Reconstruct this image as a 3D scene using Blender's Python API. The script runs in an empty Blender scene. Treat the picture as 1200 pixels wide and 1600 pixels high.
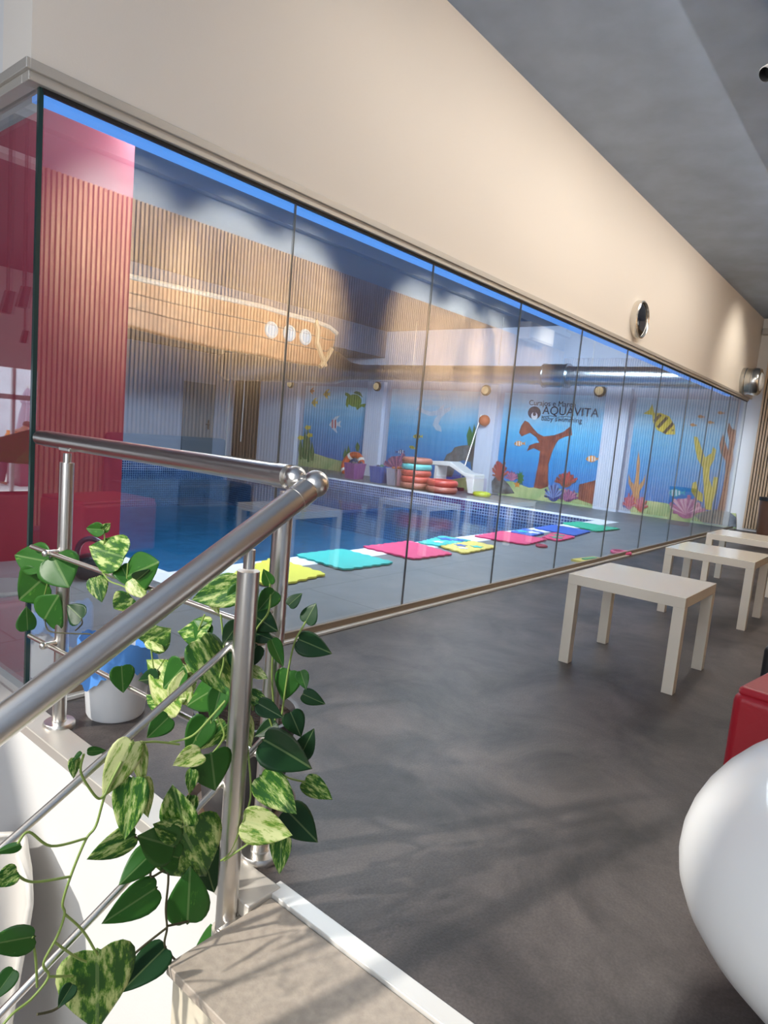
import bpy, bmesh, math, random
from mathutils import Vector, Matrix
random.seed(7)
S = bpy.context.scene
COL = S.collection

# ------------------------------------------------------------------ camera
F, EYE, CX, CY = 1028.0, 1.06, 600.0, 800.0
_down = Vector((-154 - CX, 9250 - CY, F)).normalized()
_x = Vector((1445 - CX, 753 - CY, F)); _x = (_x - _down * _x.dot(_down)).normalized()
_up = -_down
_y = _up.cross(_x)
def to_world(v): return Vector((_x.dot(v), _y.dot(v), _up.dot(v)))
EYEP = Vector((0, 0, EYE))
cam_d = bpy.data.cameras.new('camera'); cam = bpy.data.objects.new('camera', cam_d); COL.objects.link(cam)
cam_d.sensor_fit = 'VERTICAL'; cam_d.sensor_height = 32.0; cam_d.lens = F / 1600 * 32.0
cam_d.clip_start = 0.02; cam_d.clip_end = 300
r_, u_, b_ = to_world(Vector((1, 0, 0))), to_world(Vector((0, -1, 0))), to_world(Vector((0, 0, -1)))
M = Matrix((r_, u_, b_)).transposed().to_4x4(); M.translation = EYEP
cam.matrix_world = M
S.camera = cam

# ------------------------------------------------------------------ light
S.view_settings.view_transform = 'Standard'; S.view_settings.look = 'None'
S.view_settings.gamma = 1; S.view_settings.use_curve_mapping = False
S.view_settings.exposure = 0.0
W = bpy.data.worlds.new('world'); S.world = W; W.use_nodes = True
bg = W.node_tree.nodes['Background']; bg.inputs[0].default_value = (0.78, 0.89, 1.0, 1); bg.inputs[1].default_value = 1.6
def light(name, kind, loc, direction, power, color, **kw):
    d = bpy.data.lights.new(name, kind); o = bpy.data.objects.new(name, d); COL.objects.link(o)
    o.location = loc; o.rotation_euler = Vector(direction).to_track_quat('-Z', 'Y').to_euler()
    d.energy = power; d.color = color
    for k, v in kw.items(): setattr(d, k, v)
    return o
light('sun', 'SUN', (-6, 4, 8), (0.80, -0.45, -0.62), 4.2, (1.0, 0.95, 0.87), angle=0.03)
for xx, p in ((3.6, 260), (6.2, 280), (8.8, 240)):
    light('pool_hall_fill_light', 'AREA', (xx, 4.4, 3.3), (0.15, 0.75, -0.65), p, (0.78, 0.88, 1.0), shape='RECTANGLE', size=2.0, size_y=0.9)  # area lights added out of view to brighten the pool hall
for xx in (4.2, 8.0):
    light('pool_water_fill_light', 'AREA', (xx, 5.0, 3.3), (0, 0.25, -1), 170, (0.78, 0.88, 1.0), shape='RECTANGLE', size=2.6, size_y=0.5)  # two more unseen area lights, added to lift the water and pool bottom
light('mural_fill_light', 'AREA', (9.0, 3.9, 3.28), (0.8, 0.35, -0.5), 150, (0.8, 0.9, 1.0), shape='RECTANGLE', size=2.0, size_y=0.9)  # added fill, out of view, turned toward the murals
light('deck_fill_light', 'AREA', (5.0, 3.9, 3.28), (0, -0.15, -1), 120, (0.8, 0.9, 1.0), shape='RECTANGLE', size=6.0, size_y=0.5)  # unseen fill added over the near deck
light('seating_fill_light', 'AREA', (5.6, 1.1, 3.28), (0, 0.35, -1), 62, (1.0, 0.94, 0.86), shape='RECTANGLE', size=6.0, size_y=0.4)  # soft fill added for the seating room, no fixture stands here
# warm spots washing the slatted wall and the wall over the glass
for xx, p in ((3.0, 500), (4.1, 850), (5.0, 700), (7.2, 600), (8.2, 850), (9.2, 500), (10.6, 200)):
    light('slat_wall_spot', 'SPOT', (xx, 0.75, 3.25), (0.05, -1.0, -0.50), p, (1.0, 0.89, 0.72), spot_size=math.radians(52), spot_blend=1.0, shadow_soft_size=0.04)
for xx, p in ((10.3, 70), (7.6, 5), (4.8, 5), (2.4, 9)):
    light('glass_side_wall_spot', 'SPOT', (xx - 0.2, 1.15, 3.2), (0.1, 1.0, -0.75), p, (1.0, 0.91, 0.78), spot_size=math.radians(85), spot_blend=1.0, shadow_soft_size=0.05)
light('daylight_fill', 'AREA', (-1.6, 0.6, 1.6), (1, 0.1, -0.1), 70, (0.92, 0.96, 1.0), shape='RECTANGLE', size=2.2, size_y=2.4)  # added fill making up for daylight that the unseen wall keeps out

# ------------------------------------------------------------------ pixel helpers (photo frame 1200x1600) -> points on real planes
def ray(px, py): return to_world(Vector(((px - CX) / F, (py - CY) / F, 1.0)))
def on_z(px, py, z=0.0): r = ray(px, py); return EYEP + r * ((z - EYE) / r.z)
def on_y(px, py, y): r = ray(px, py); return EYEP + r * (y / r.y)
def on_x(px, py, x): r = ray(px, py); return EYEP + r * (x / r.x)
def at_d(px, py, d): return EYEP + ray(px, py) * d

# ------------------------------------------------------------------ materials
MATS = {}
def mat(name, color, rough=0.5, metal=0.0, bump=0.0, bscale=40, noise=0.0, nscale=6, emit=None, estr=0, spec=0.5, coat=0.0, color2=None, detail=5):
    if name in MATS: return MATS[name]
    m = bpy.data.materials.new(name); m.use_nodes = True; MATS[name] = m
    nt = m.node_tree; N = nt.nodes; L = nt.links; p = N['Principled BSDF']
    p.inputs['Base Color'].default_value = (*color, 1); p.inputs['Roughness'].default_value = rough
    p.inputs['Metallic'].default_value = metal; p.inputs['Specular IOR Level'].default_value = spec
    p.inputs['Coat Weight'].default_value = coat
    if emit: p.inputs['Emission Color'].default_value = (*emit, 1); p.inputs['Emission Strength'].default_value = estr
    tc = N.new('ShaderNodeTexCoord')
    if noise or color2:
        n = N.new('ShaderNodeTexNoise'); n.inputs['Scale'].default_value = nscale; n.inputs['Detail'].default_value = detail
        L.new(tc.outputs['Object'], n.inputs['Vector'])
        cr = N.new('ShaderNodeValToRGB'); cr.color_ramp.elements[0].position = 0.3; cr.color_ramp.elements[1].position = 0.7
        c1 = color2 if color2 else tuple(c * (1 - noise) for c in color)
        c2 = color if color2 else tuple(min(1, c * (1 + noise)) for c in color)
        cr.color_ramp.elements[0].color = (*c1, 1); cr.color_ramp.elements[1].color = (*c2, 1)
        L.new(n.outputs['Fac'], cr.inputs[0]); L.new(cr.outputs[0], p.inputs['Base Color'])
    if bump:
        n2 = N.new('ShaderNodeTexNoise'); n2.inputs['Scale'].default_value = bscale; n2.inputs['Detail'].default_value = 4
        L.new(tc.outputs['Object'], n2.inputs['Vector'])
        b = N.new('ShaderNodeBump'); b.inputs['Strength'].default_value = bump; b.inputs['Distance'].default_value = 0.02
        L.new(n2.outputs['Fac'], b.inputs['Height']); L.new(b.outputs[0], p.inputs['Normal'])
    return m

def glass_mat(name, tint, base_r, edge_r):
    m = bpy.data.materials.new(name); m.use_nodes = True; nt = m.node_tree; N = nt.nodes; L = nt.links
    for n in list(N): N.remove(n)
    out = N.new('ShaderNodeOutputMaterial'); mix = N.new('ShaderNodeMixShader'); t = N.new('ShaderNodeBsdfTransparent'); g = N.new('ShaderNodeBsdfGlossy')
    t.inputs[0].default_value = (*tint, 1); g.inputs[0].default_value = (1, 1, 1, 1); g.inputs['Roughness'].default_value = 0.0
    lw = N.new('ShaderNodeLayerWeight'); lw.inputs[0].default_value = 0.5
    pw = N.new('ShaderNodeMath'); pw.operation = 'POWER'; pw.inputs[1].default_value = 3.0; L.new(lw.outputs['Facing'], pw.inputs[0])
    mu = N.new('ShaderNodeMath'); mu.operation = 'MULTIPLY_ADD'; mu.inputs[1].default_value = edge_r; mu.inputs[2].default_value = base_r
    L.new(pw.outputs[0], mu.inputs[0]); L.new(mu.outputs[0], mix.inputs[0]); L.new(t.outputs[0], mix.inputs[1]); L.new(g.outputs[0], mix.inputs[2]); L.new(mix.outputs[0], out.inputs[0])
    return m
GLASS = glass_mat('pane_glass', (0.965, 0.985, 0.98), 0.19, 0.45)

def water_mat():
    m = bpy.data.materials.new('pool_water'); m.use_nodes = True; nt = m.node_tree; N = nt.nodes; L = nt.links
    for n in list(N): N.remove(n)
    out = N.new('ShaderNodeOutputMaterial'); mix = N.new('ShaderNodeMixShader'); t = N.new('ShaderNodeBsdfTransparent'); g = N.new('ShaderNodeBsdfGlossy')
    t.inputs[0].default_value = (0.66, 0.88, 0.97, 1); g.inputs['Roughness'].default_value = 0.015
    fr = N.new('ShaderNodeLayerWeight'); fr.inputs[0].default_value = 0.5
    pw = N.new('ShaderNodeMath'); pw.operation = 'POWER'; pw.inputs[1].default_value = 4.5; L.new(fr.outputs['Facing'], pw.inputs[0])
    mu = N.new('ShaderNodeMath'); mu.operation = 'MULTIPLY_ADD'; mu.inputs[1].default_value = 0.5; mu.inputs[2].default_value = 0.015; L.new(pw.outputs[0], mu.inputs[0])
    tc = N.new('ShaderNodeTexCoord'); n = N.new('ShaderNodeTexNoise'); n.inputs['Scale'].default_value = 9; n.inputs['Detail'].default_value = 5
    b = N.new('ShaderNodeBump'); b.inputs['Strength'].default_value = 0.10; b.inputs['Distance'].default_value = 0.02
    L.new(tc.outputs['Object'], n.inputs['Vector']); L.new(n.outputs['Fac'], b.inputs['Height']); L.new(b.outputs[0], g.inputs['Normal']); L.new(b.outputs[0], fr.inputs['Normal'])
    L.new(mu.outputs[0], mix.inputs[0]); L.new(t.outputs[0], mix.inputs[1]); L.new(g.outputs[0], mix.inputs[2]); L.new(mix.outputs[0], out.inputs[0])
    return m

def brick_mat(name, c1, c2, mortar, w, h, msize=0.01, rough=0.4, axes='XY', noise=0.15, offset=0.0, bump=0.0):
    m = bpy.data.materials.new(name); m.use_nodes = True; nt = m.node_tree; N = nt.nodes; L = nt.links; p = N['Principled BSDF']
    tc = N.new('ShaderNodeTexCoord'); sp = N.new('ShaderNodeSeparateXYZ'); cb = N.new('ShaderNodeCombineXYZ')
    L.new(tc.outputs['Object'], sp.inputs[0])
    L.new(sp.outputs[axes[0]], cb.inputs[0]); L.new(sp.outputs[axes[1]], cb.inputs[1])
    b = N.new('ShaderNodeTexBrick'); b.offset = offset; b.squash = 1.0
    b.inputs['Color1'].default_value = (*c1, 1); b.inputs['Color2'].default_value = (*c2, 1); b.inputs['Mortar'].default_value = (*mortar, 1)
    b.inputs['Scale'].default_value = 1.0; b.inputs['Brick Width'].default_value = w; b.inputs['Row Height'].default_value = h; b.inputs['Mortar Size'].default_value = msize
    b.inputs['Mortar Smooth'].default_value = 0.1
    L.new(cb.outputs[0], b.inputs['Vector'])
    n = N.new('ShaderNodeTexNoise'); n.inputs['Scale'].default_value = 3.0; n.inputs['Detail'].default_value = 8; L.new(tc.outputs['Object'], n.inputs['Vector'])
    mr = N.new('ShaderNodeMapRange'); mr.inputs[1].default_value = 0.3; mr.inputs[2].default_value = 0.7; mr.inputs[3].default_value = 1 - noise; mr.inputs[4].default_value = 1 + noise
    L.new(n.outputs['Fac'], mr.inputs[0])
    mx = N.new('ShaderNodeMix'); mx.data_type = 'RGBA'; mx.blend_type = 'MULTIPLY'; mx.inputs[0].default_value = 1.0
    L.new(b.outputs['Color'], mx.inputs[6]); L.new(mr.outputs[0], mx.inputs[7]); L.new(mx.outputs[2], p.inputs['Base Color'])
    p.inputs['Roughness'].default_value = rough
    return m

def floor_mat():
    m = bpy.data.materials.new('dark_concrete_vinyl'); m.use_nodes = True; nt = m.node_tree; N = nt.nodes; L = nt.links; p = N['Principled BSDF']
    tc = N.new('ShaderNodeTexCoord')
    n = N.new('ShaderNodeTexNoise'); n.inputs['Scale'].default_value = 2.6; n.inputs['Detail'].default_value = 10; n.inputs['Roughness'].default_value = 0.68; n.inputs['Distortion'].default_value = 0.5
    L.new(tc.outputs['Object'], n.inputs['Vector'])
    cr = N.new('ShaderNodeValToRGB'); e = cr.color_ramp.elements; e[0].position = 0.36; e[0].color = (0.022, 0.018, 0.018, 1); e[1].position = 0.66; e[1].color = (0.100, 0.083, 0.077, 1)
    L.new(n.outputs['Fac'], cr.inputs[0])
    n3 = N.new('ShaderNodeTexNoise'); n3.inputs['Scale'].default_value = 160; n3.inputs['Detail'].default_value = 3; L.new(tc.outputs['Object'], n3.inputs['Vector'])
    mr = N.new('ShaderNodeMapRange'); mr.inputs[1].default_value = 0.3; mr.inputs[2].default_value = 0.7; mr.inputs[3].default_value = 0.78; mr.inputs[4].default_value = 1.22; L.new(n3.outputs['Fac'], mr.inputs[0])
    mx = N.new('ShaderNodeMix'); mx.data_type = 'RGBA'; mx.blend_type = 'MULTIPLY'; mx.inputs[0].default_value = 1.0
    L.new(cr.outputs[0], mx.inputs[6]); L.new(mr.outputs[0], mx.inputs[7]); L.new(mx.outputs[2], p.inputs['Base Color'])
    p.inputs['Roughness'].default_value = 0.42; p.inputs['Specular IOR Level'].default_value = 0.45
    b = N.new('ShaderNodeBump'); b.inputs['Strength'].default_value = 0.25; b.inputs['Distance'].default_value = 0.003; L.new(n3.outputs['Fac'], b.inputs['Height']); L.new(b.outputs[0], p.inputs['Normal'])
    return m

def mural_mat():
    m = bpy.data.materials.new('sea_paint'); m.use_nodes = True; nt = m.node_tree; N = nt.nodes; L = nt.links; p = N['Principled BSDF']
    tc = N.new('ShaderNodeTexCoord'); g = N.new('ShaderNodeNewGeometry'); sp = N.new('ShaderNodeSeparateXYZ'); L.new(g.outputs['Position'], sp.inputs[0])
    mp = N.new('ShaderNodeMapping'); mp.inputs['Scale'].default_value = (1, 0.5, 7); L.new(g.outputs['Position'], mp.inputs[0])
    n = N.new('ShaderNodeTexNoise'); n.inputs['Scale'].default_value = 1.6; n.inputs['Detail'].default_value = 5; L.new(mp.outputs[0], n.inputs['Vector'])
    ma = N.new('ShaderNodeMath'); ma.operation = 'MULTIPLY_ADD'; ma.inputs[1].default_value = 0.55; ma.inputs[2].default_value = -0.27; L.new(n.outputs['Fac'], ma.inputs[0])
    ad = N.new('ShaderNodeMath'); ad.operation = 'ADD'; L.new(ma.outputs[0], ad.inputs[0]); L.new(sp.outputs['Z'], ad.inputs[1])
    mr = N.new('ShaderNodeMapRange'); mr.inputs[1].default_value = 0.1; mr.inputs[2].default_value = 2.1; L.new(ad.outputs[0], mr.inputs[0])
    cr = N.new('ShaderNodeValToRGB'); e = cr.color_ramp.elements
    e[0].position = 0.1; e[0].color = (0.02, 0.17, 0.52, 1); e[1].position = 0.95; e[1].color = (0.55, 0.75, 0.90, 1)
    for pos, c in ((0.38, (0.03, 0.30, 0.66)), (0.6, (0.10, 0.46, 0.77)), (0.78, (0.28, 0.60, 0.84))):
        x = cr.color_ramp.elements.new(pos); x.color = (*c, 1)
    L.new(mr.outputs[0], cr.inputs[0]); L.new(cr.outputs[0], p.inputs['Base Color']); p.inputs['Roughness'].default_value = 0.6
    return m

def slat_wood():
    m = bpy.data.materials.new('oak_slat_wood'); m.use_nodes = True; nt = m.node_tree; N = nt.nodes; L = nt.links; p = N['Principled BSDF']
    tc = N.new('ShaderNodeTexCoord'); mp = N.new('ShaderNodeMapping'); mp.inputs['Scale'].default_value = (24, 24, 1.2); L.new(tc.outputs['Object'], mp.inputs[0])
    n = N.new('ShaderNodeTexNoise'); n.inputs['Scale'].default_value = 2; n.inputs['Detail'].default_value = 6; L.new(mp.outputs[0], n.inputs['Vector'])
    cr = N.new('ShaderNodeValToRGB'); e = cr.color_ramp.elements; e[0].position = 0.3; e[0].color = (0.52, 0.36, 0.22, 1); e[1].position = 0.7; e[1].color = (0.76, 0.56, 0.38, 1)
    L.new(n.outputs['Fac'], cr.inputs[0]); L.new(cr.outputs[0], p.inputs['Base Color']); p.inputs['Roughness'].default_value = 0.55
    return m

def leaf_mat(name, g1, g2, y, thr):
    m = bpy.data.materials.new(name); m.use_nodes = True; nt = m.node_tree; N = nt.nodes; L = nt.links; p = N['Principled BSDF']
    tc = N.new('ShaderNodeTexCoord'); oi = N.new('ShaderNodeObjectInfo')
    mp = N.new('ShaderNodeMapping'); mp.inputs['Scale'].default_value = (1.0, 2.6, 1); L.new(tc.outputs['UV'], mp.inputs[0])
    cb = N.new('ShaderNodeCombineXYZ'); mu = N.new('ShaderNodeMath'); mu.operation = 'MULTIPLY'; mu.inputs[1].default_value = 37; L.new(oi.outputs['Random'], mu.inputs[0])
    L.new(mu.outputs[0], cb.inputs[0]); L.new(mu.outputs[0], cb.inputs[2]); L.new(cb.outputs[0], mp.inputs['Location'])
    n = N.new('ShaderNodeTexNoise'); n.inputs['Scale'].default_value = 2.6; n.inputs['Detail'].default_value = 7; n.inputs['Roughness'].default_value = 0.7; L.new(mp.outputs[0], n.inputs['Vector'])
    cr = N.new('ShaderNodeValToRGB'); e = cr.color_ramp.elements
    e[0].position = thr; e[0].color = (*g1, 1); e[1].position = thr + 0.14; e[1].color = (*y, 1)
    x = cr.color_ramp.elements.new(thr + 0.05); x.color = (*g2, 1)
    L.new(n.outputs['Fac'], cr.inputs[0])
    # pale midrib
    sp = N.new('ShaderNodeSeparateXYZ'); L.new(tc.outputs['UV'], sp.inputs[0])
    ab = N.new('ShaderNodeMath'); ab.operation = 'ABSOLUTE'; L.new(sp.outputs['Y'], ab.inputs[0])
    lt = N.new('ShaderNodeMath'); lt.operation = 'LESS_THAN'; lt.inputs[1].default_value = 0.022; L.new(ab.outputs[0], lt.inputs[0])
    hf = N.new('ShaderNodeMath'); hf.operation = 'MULTIPLY'; hf.inputs[1].default_value = 0.25; L.new(lt.outputs[0], hf.inputs[0])
    mx = N.new('ShaderNodeMix'); mx.data_type = 'RGBA'; L.new(hf.outputs[0], mx.inputs[0]); L.new(cr.outputs[0], mx.inputs[6]); mx.inputs[7].default_value = (0.45, 0.6, 0.25, 1)
    L.new(mx.outputs[2], p.inputs['Base Color']); p.inputs['Roughness'].default_value = 0.42; p.inputs['Specular IOR Level'].default_value = 0.4
    tr = N.new('ShaderNodeBsdfTranslucent'); L.new(mx.outputs[2], tr.inputs[0]); ms = N.new('ShaderNodeMixShader'); ms.inputs[0].default_value = 0.25
    out = N['Material Output']; L.new(p.outputs[0], ms.inputs[1]); L.new(tr.outputs[0], ms.inputs[2]); L.new(ms.outputs[0], out.inputs[0])
    return m

WALL = mat('warm_white_plaster', (0.79, 0.73, 0.655), 0.7, bump=0.03, bscale=120)
WHITE = mat('white_plaster', (0.72, 0.715, 0.70), 0.7, bump=0.03, bscale=120)
CEIL = mat('blue_grey_ceiling_plaster', (0.34, 0.43, 0.57), 0.65, noise=0.10, nscale=3.5, bump=0.05, bscale=20)
NAVY = mat('navy_pool_hall_ceiling', (0.045, 0.075, 0.14), 0.6, noise=0.1, nscale=2)
PALE = mat('pale_lilac_pool_wall', (0.42, 0.48, 0.62), 0.6, noise=0.04, nscale=3)
COLM = mat('pale_column_paint', (0.60, 0.66, 0.80), 0.6)
TRIM = mat('champagne_aluminium', (0.55, 0.52, 0.47), 0.4, metal=0.35)
BLACK = mat('black_rubber', (0.012, 0.012, 0.014), 0.5)
STEEL = mat('brushed_stainless_steel', (0.76, 0.73, 0.69), 0.30, metal=1.0, bump=0.015, bscale=300)
CHROME = mat('polished_chrome', (0.75, 0.75, 0.74), 0.08, metal=1.0)
RED = mat('red_wall_paint', (0.34, 0.018, 0.05), 0.45, noise=0.05)
REDLEATHER = mat('red_leatherette', (0.38, 0.010, 0.022), 0.38, bump=0.06, bscale=90)
CREAM = mat('cream_lacquer', (0.86, 0.79, 0.66), 0.12, coat=0.3)
SHINYWHITE = mat('white_moulded_plastic', (0.80, 0.80, 0.79), 0.3, coat=0.2)
WOOD = slat_wood()
FELT = mat('black_felt_backing', (0.006, 0.005, 0.005), 0.9)
COPING = mat('white_pool_coping', (0.72, 0.76, 0.82), 0.5, noise=0.05)
DECK = brick_mat('grey_stone_deck_tile', (0.155, 0.17, 0.185), (0.175, 0.19, 0.205), (0.09, 0.10, 0.11), 1.2, 0.6, 0.005, 0.42, noise=0.12, offset=0.5)
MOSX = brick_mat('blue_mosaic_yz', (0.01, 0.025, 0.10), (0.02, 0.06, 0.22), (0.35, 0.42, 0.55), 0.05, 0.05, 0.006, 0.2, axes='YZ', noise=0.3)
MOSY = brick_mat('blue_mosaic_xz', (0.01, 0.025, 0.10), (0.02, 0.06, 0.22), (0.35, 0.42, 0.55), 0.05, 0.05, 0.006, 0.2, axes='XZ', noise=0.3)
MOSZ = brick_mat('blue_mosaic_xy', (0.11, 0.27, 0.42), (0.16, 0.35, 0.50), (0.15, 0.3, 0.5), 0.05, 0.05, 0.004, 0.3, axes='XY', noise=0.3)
FLOOR = floor_mat()
STONE = mat('beige_grey_stone_tile', (0.40, 0.34, 0.28), 0.6, noise=0.13, nscale=55, detail=8, bump=0.08, bscale=200)
STONE2 = mat('pale_beige_riser_stone', (0.62, 0.56, 0.44), 0.6, noise=0.08, nscale=30)
LEAFG = leaf_mat('green_leaf', (0.035, 0.15, 0.02), (0.075, 0.25, 0.03), (0.30, 0.48, 0.08), 0.60)
LEAFD = leaf_mat('dark_green_leaf', (0.012, 0.06, 0.016), (0.025, 0.11, 0.025), (0.14, 0.27, 0.06), 0.66)
LEAFV = leaf_mat('variegated_leaf', (0.03, 0.13, 0.02), (0.13, 0.30, 0.03), (0.60, 0.68, 0.28), 0.46)
LEAFY = leaf_mat('pale_yellow_green_leaf', (0.10, 0.25, 0.03), (0.28, 0.42, 0.07), (0.66, 0.70, 0.33), 0.40)
STEMM = mat('green_vine_stem', (0.24, 0.34, 0.08), 0.5)
STEMD = mat('brown_vine_stem', (0.06, 0.055, 0.025), 0.6)

# ------------------------------------------------------------------ mesh builder
class MB:
    def __init__(s): s.bm = bmesh.new()
    def box(s, x0, x1, y0, y1, z0, z1, rot=0, piv=None):
        vs = [Vector((x, y, z)) for z in (z0, z1) for y in (y0, y1) for x in (x0, x1)]
        if rot:
            c = Vector(piv) if piv else Vector(((x0 + x1) / 2, (y0 + y1) / 2, 0)); R = Matrix.Rotation(rot, 3, 'Z')
            vs = [R @ (v - c) + c for v in vs]
        v = [s.bm.verts.new(p) for p in vs]
        for f in ((0, 2, 3, 1), (4, 5, 7, 6), (0, 1, 5, 4), (2, 6, 7, 3), (0, 4, 6, 2), (1, 3, 7, 5)): s.bm.faces.new([v[i] for i in f])
        return s
    def tube(s, pts, r, seg=12, caps=True):
        pts = [Vector(p) for p in pts]; n = len(pts)
        rs = r if isinstance(r, (list, tuple)) else [r] * n
        rings = []; prev = None
        for i, p in enumerate(pts):
            t = (pts[min(i + 1, n - 1)] - pts[max(i - 1, 0)]).normalized()
            if prev is None:
                a = Vector((0, 0, 1)) if abs(t.z) < 0.9 else Vector((1, 0, 0)); u = t.cross(a).normalized()
            else:
                u = (prev - t * prev.dot(t)).normalized()
            prev = u; w = t.cross(u)
            rings.append([s.bm.verts.new(p + (u * math.cos(2 * math.pi * k / seg) + w * math.sin(2 * math.pi * k / seg)) * rs[i]) for k in range(seg)])
        for a, b in zip(rings, rings[1:]):
            for k in range(seg): s.bm.faces.new((a[k], a[(k + 1) % seg], b[(k + 1) % seg], b[k]))
        if caps: s.bm.faces.new(rings[0][::-1]); s.bm.faces.new(rings[-1])
        return s
    def lathe(s, prof, c, axis=(0, 0, 1), seg=32, closed=False, sx=1.0, sy=1.0):
        ax = Vector(axis).normalized(); a = Vector((0, 0, 1)) if abs(ax.z) < 0.9 else Vector((1, 0, 0)); u = (ax.cross(a)).normalized(); w = ax.cross(u); c = Vector(c)
        if abs(ax.z) > 0.9: u, w = Vector((1, 0, 0)), Vector((0, 1, 0))
        rings = []
        for r, h in prof:
            if r < 1e-6: rings.append([s.bm.verts.new(c + ax * h)])
            else: rings.append([s.bm.verts.new(c + ax * h + u * (math.cos(2 * math.pi * k / seg) * r * sx) + w * (math.sin(2 * math.pi * k / seg) * r * sy)) for k in range(seg)])
        if closed: rings.append(rings[0])
        for A, B in zip(rings, rings[1:]):
            for k in range(seg):
                k2 = (k + 1) % seg
                q = [A[k % len(A)], A[k2 % len(A)], B[k2 % len(B)], B[k % len(B)]]
                u2 = []
                for v in q:
                    if v not in u2: u2.append(v)
                if len(u2) > 2:
                    try: s.bm.faces.new(u2)
                    except ValueError: pass
        return s
    def sphere(s, c, r, sx=1, sy=1, sz=1, seg=20):
        n = seg // 2
        return s.lathe([(math.sin(math.pi * i / n) * r if 0 < i < n else 0, -math.cos(math.pi * i / n) * r * sz) for i in range(n + 1)], c, seg=seg, sx=sx, sy=sy)
    def torus(s, c, R, r, axis=(0, 0, 1), seg=28, rs=10):
        return s.lathe([(R + r * math.cos(2 * math.pi * i / rs), r * math.sin(2 * math.pi * i / rs)) for i in range(rs)], c, axis, seg, closed=True)
    def prism(s, pts, d):
        pts = [Vector(p) for p in pts]; d = Vector(d); n = len(pts)
        A = [s.bm.verts.new(p) for p in pts]; B = [s.bm.verts.new(p + d) for p in pts]
        s.bm.faces.new(A); s.bm.faces.new(B[::-1])
        for i in range(n): s.bm.faces.new((A[i], B[i], B[(i + 1) % n], A[(i + 1) % n]))
        return s
    def build(s, name, m, parent=None, smooth=False, bevel=0, bseg=2, subd=0, stay=False):
        bmesh.ops.recalc_face_normals(s.bm, faces=s.bm.faces)
        if parent is not None: off = world_loc(parent)
        elif stay: off = Vector((0, 0, 0))
        else:
            xs = [v.co for v in s.bm.verts]
            off = Vector(((min(v.x for v in xs) + max(v.x for v in xs)) / 2, (min(v.y for v in xs) + max(v.y for v in xs)) / 2, min(v.z for v in xs)))
        for v in s.bm.verts: v.co -= off
        me = bpy.data.meshes.new(name); s.bm.to_mesh(me); s.bm.free()
        o = bpy.data.objects.new(name, me); COL.objects.link(o)
        if parent is not None: o.parent = parent
        else: o.location = off
        me.materials.append(m)
        if smooth: me.shade_smooth(); me.set_sharp_from_angle(angle=math.radians(40))
        if bevel:
            b = o.modifiers.new('bevel', 'BEVEL'); b.width = bevel; b.segments = bseg; b.limit_method = 'ANGLE'
            if not smooth: me.shade_smooth(); me.set_sharp_from_angle(angle=math.radians(80)); b.harden_normals = True
        if subd: q = o.modifiers.new('sub', 'SUBSURF'); q.levels = q.render_levels = subd
        return o
def world_loc(o):
    v = Vector((0, 0, 0))
    while o: v += Vector(o.location); o = o.parent
    return v
def tag(o, label, cat, group=None, kind=None):
    o['label'] = label; o['category'] = cat
    if group: o['group'] = group
    if kind: o['kind'] = kind
    return o
def struct(o): o['kind'] = 'structure'; return o
def thing(name, label, cat, loc, group=None):
    o = bpy.data.objects.new(name, None); COL.objects.link(o); o.location = loc; o.empty_display_size = 0.1
    return tag(o, label, cat, group)
def copy_tree(o, parent=None):
    c = o.copy(); COL.objects.link(c); c.parent = parent
    for ch in [k for k in o.children]: copy_tree(ch, c)
    return c

# ------------------------------------------------------------------ room constants
GY = 2.31      # glass wall plane
GX = 0.965      # side glass plane
EX = 11.9      # end wall
SY = -0.98     # slatted wall
CZ = 3.35      # ceiling
FY = 15.4      # far wall of the pool hall
GT = 2.035     # top of glass
LZ = -1.25     # lower floor

# ------------------------------------------------------------------ setting
struct(MB().box(0.985, EX, SY, GY, -0.14, 0).build('floor', FLOOR, stay=True))
struct(MB().box(-6.5, GX - .05, SY - .2, 26, LZ - .2, LZ).build('floor_lower_level', mat('pale_lower_floor', (0.5, 0.48, 0.45), 0.5, noise=0.08), stay=True))
struct(MB().box(-2.3, EX + .2, SY - .2, GY + .05, CZ, CZ + .15).build('ceiling', CEIL, stay=True))
struct(MB().box(GX - .02, EX + .2, GY + .05, FY + .2, CZ, CZ + .15).build('ceiling_pool_hall', NAVY, stay=True))
struct(MB().box(-6.5, 0.93, 4.9, 13.0, CZ, CZ + .15).box(-2.3, 0.93, GY + .05, 4.9, CZ, CZ + .15).build('ceiling_lower_hall', mat('dark_maroon_ceiling', (0.10, 0.03, 0.05), 0.6), stay=True))  # second box is an overhang added to keep sun off the side wall
struct(MB().box(-2.0, EX + .2, SY - .2, SY, -1.25, CZ).build('wall_slatted_side', mat('blue_grey_wall_paint', (0.42, 0.49, 0.60), 0.65), stay=True))
struct(MB().box(-1.92, -1.72, SY - .2, 1.95, LZ, CZ).build('wall_sun_block', WHITE, stay=True))  # unseen wall added behind the camera to block sun from the bowl seat
struct(MB().box(EX, EX + .2, SY, GY + .1, -0.1, CZ).build('wall_end', WHITE, stay=True))
struct(MB().box(EX, EX + .2, GY + .1, FY + .2, -0.1, CZ).build('wall_mural_side', PALE, stay=True))
struct(MB().box(2.0, EX, FY, FY + .2, -0.1, CZ).build('wall_pool_far', PALE, stay=True))
struct(MB().box(0.93, EX, GY, GY + .22, 2.09, CZ).build('wall_above_glass', WALL, stay=True))
struct(MB().box(0.93, 1.09, GY + .22, FY, 2.09, CZ).build('wall_above_side_glass', WHITE, stay=True))
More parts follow.
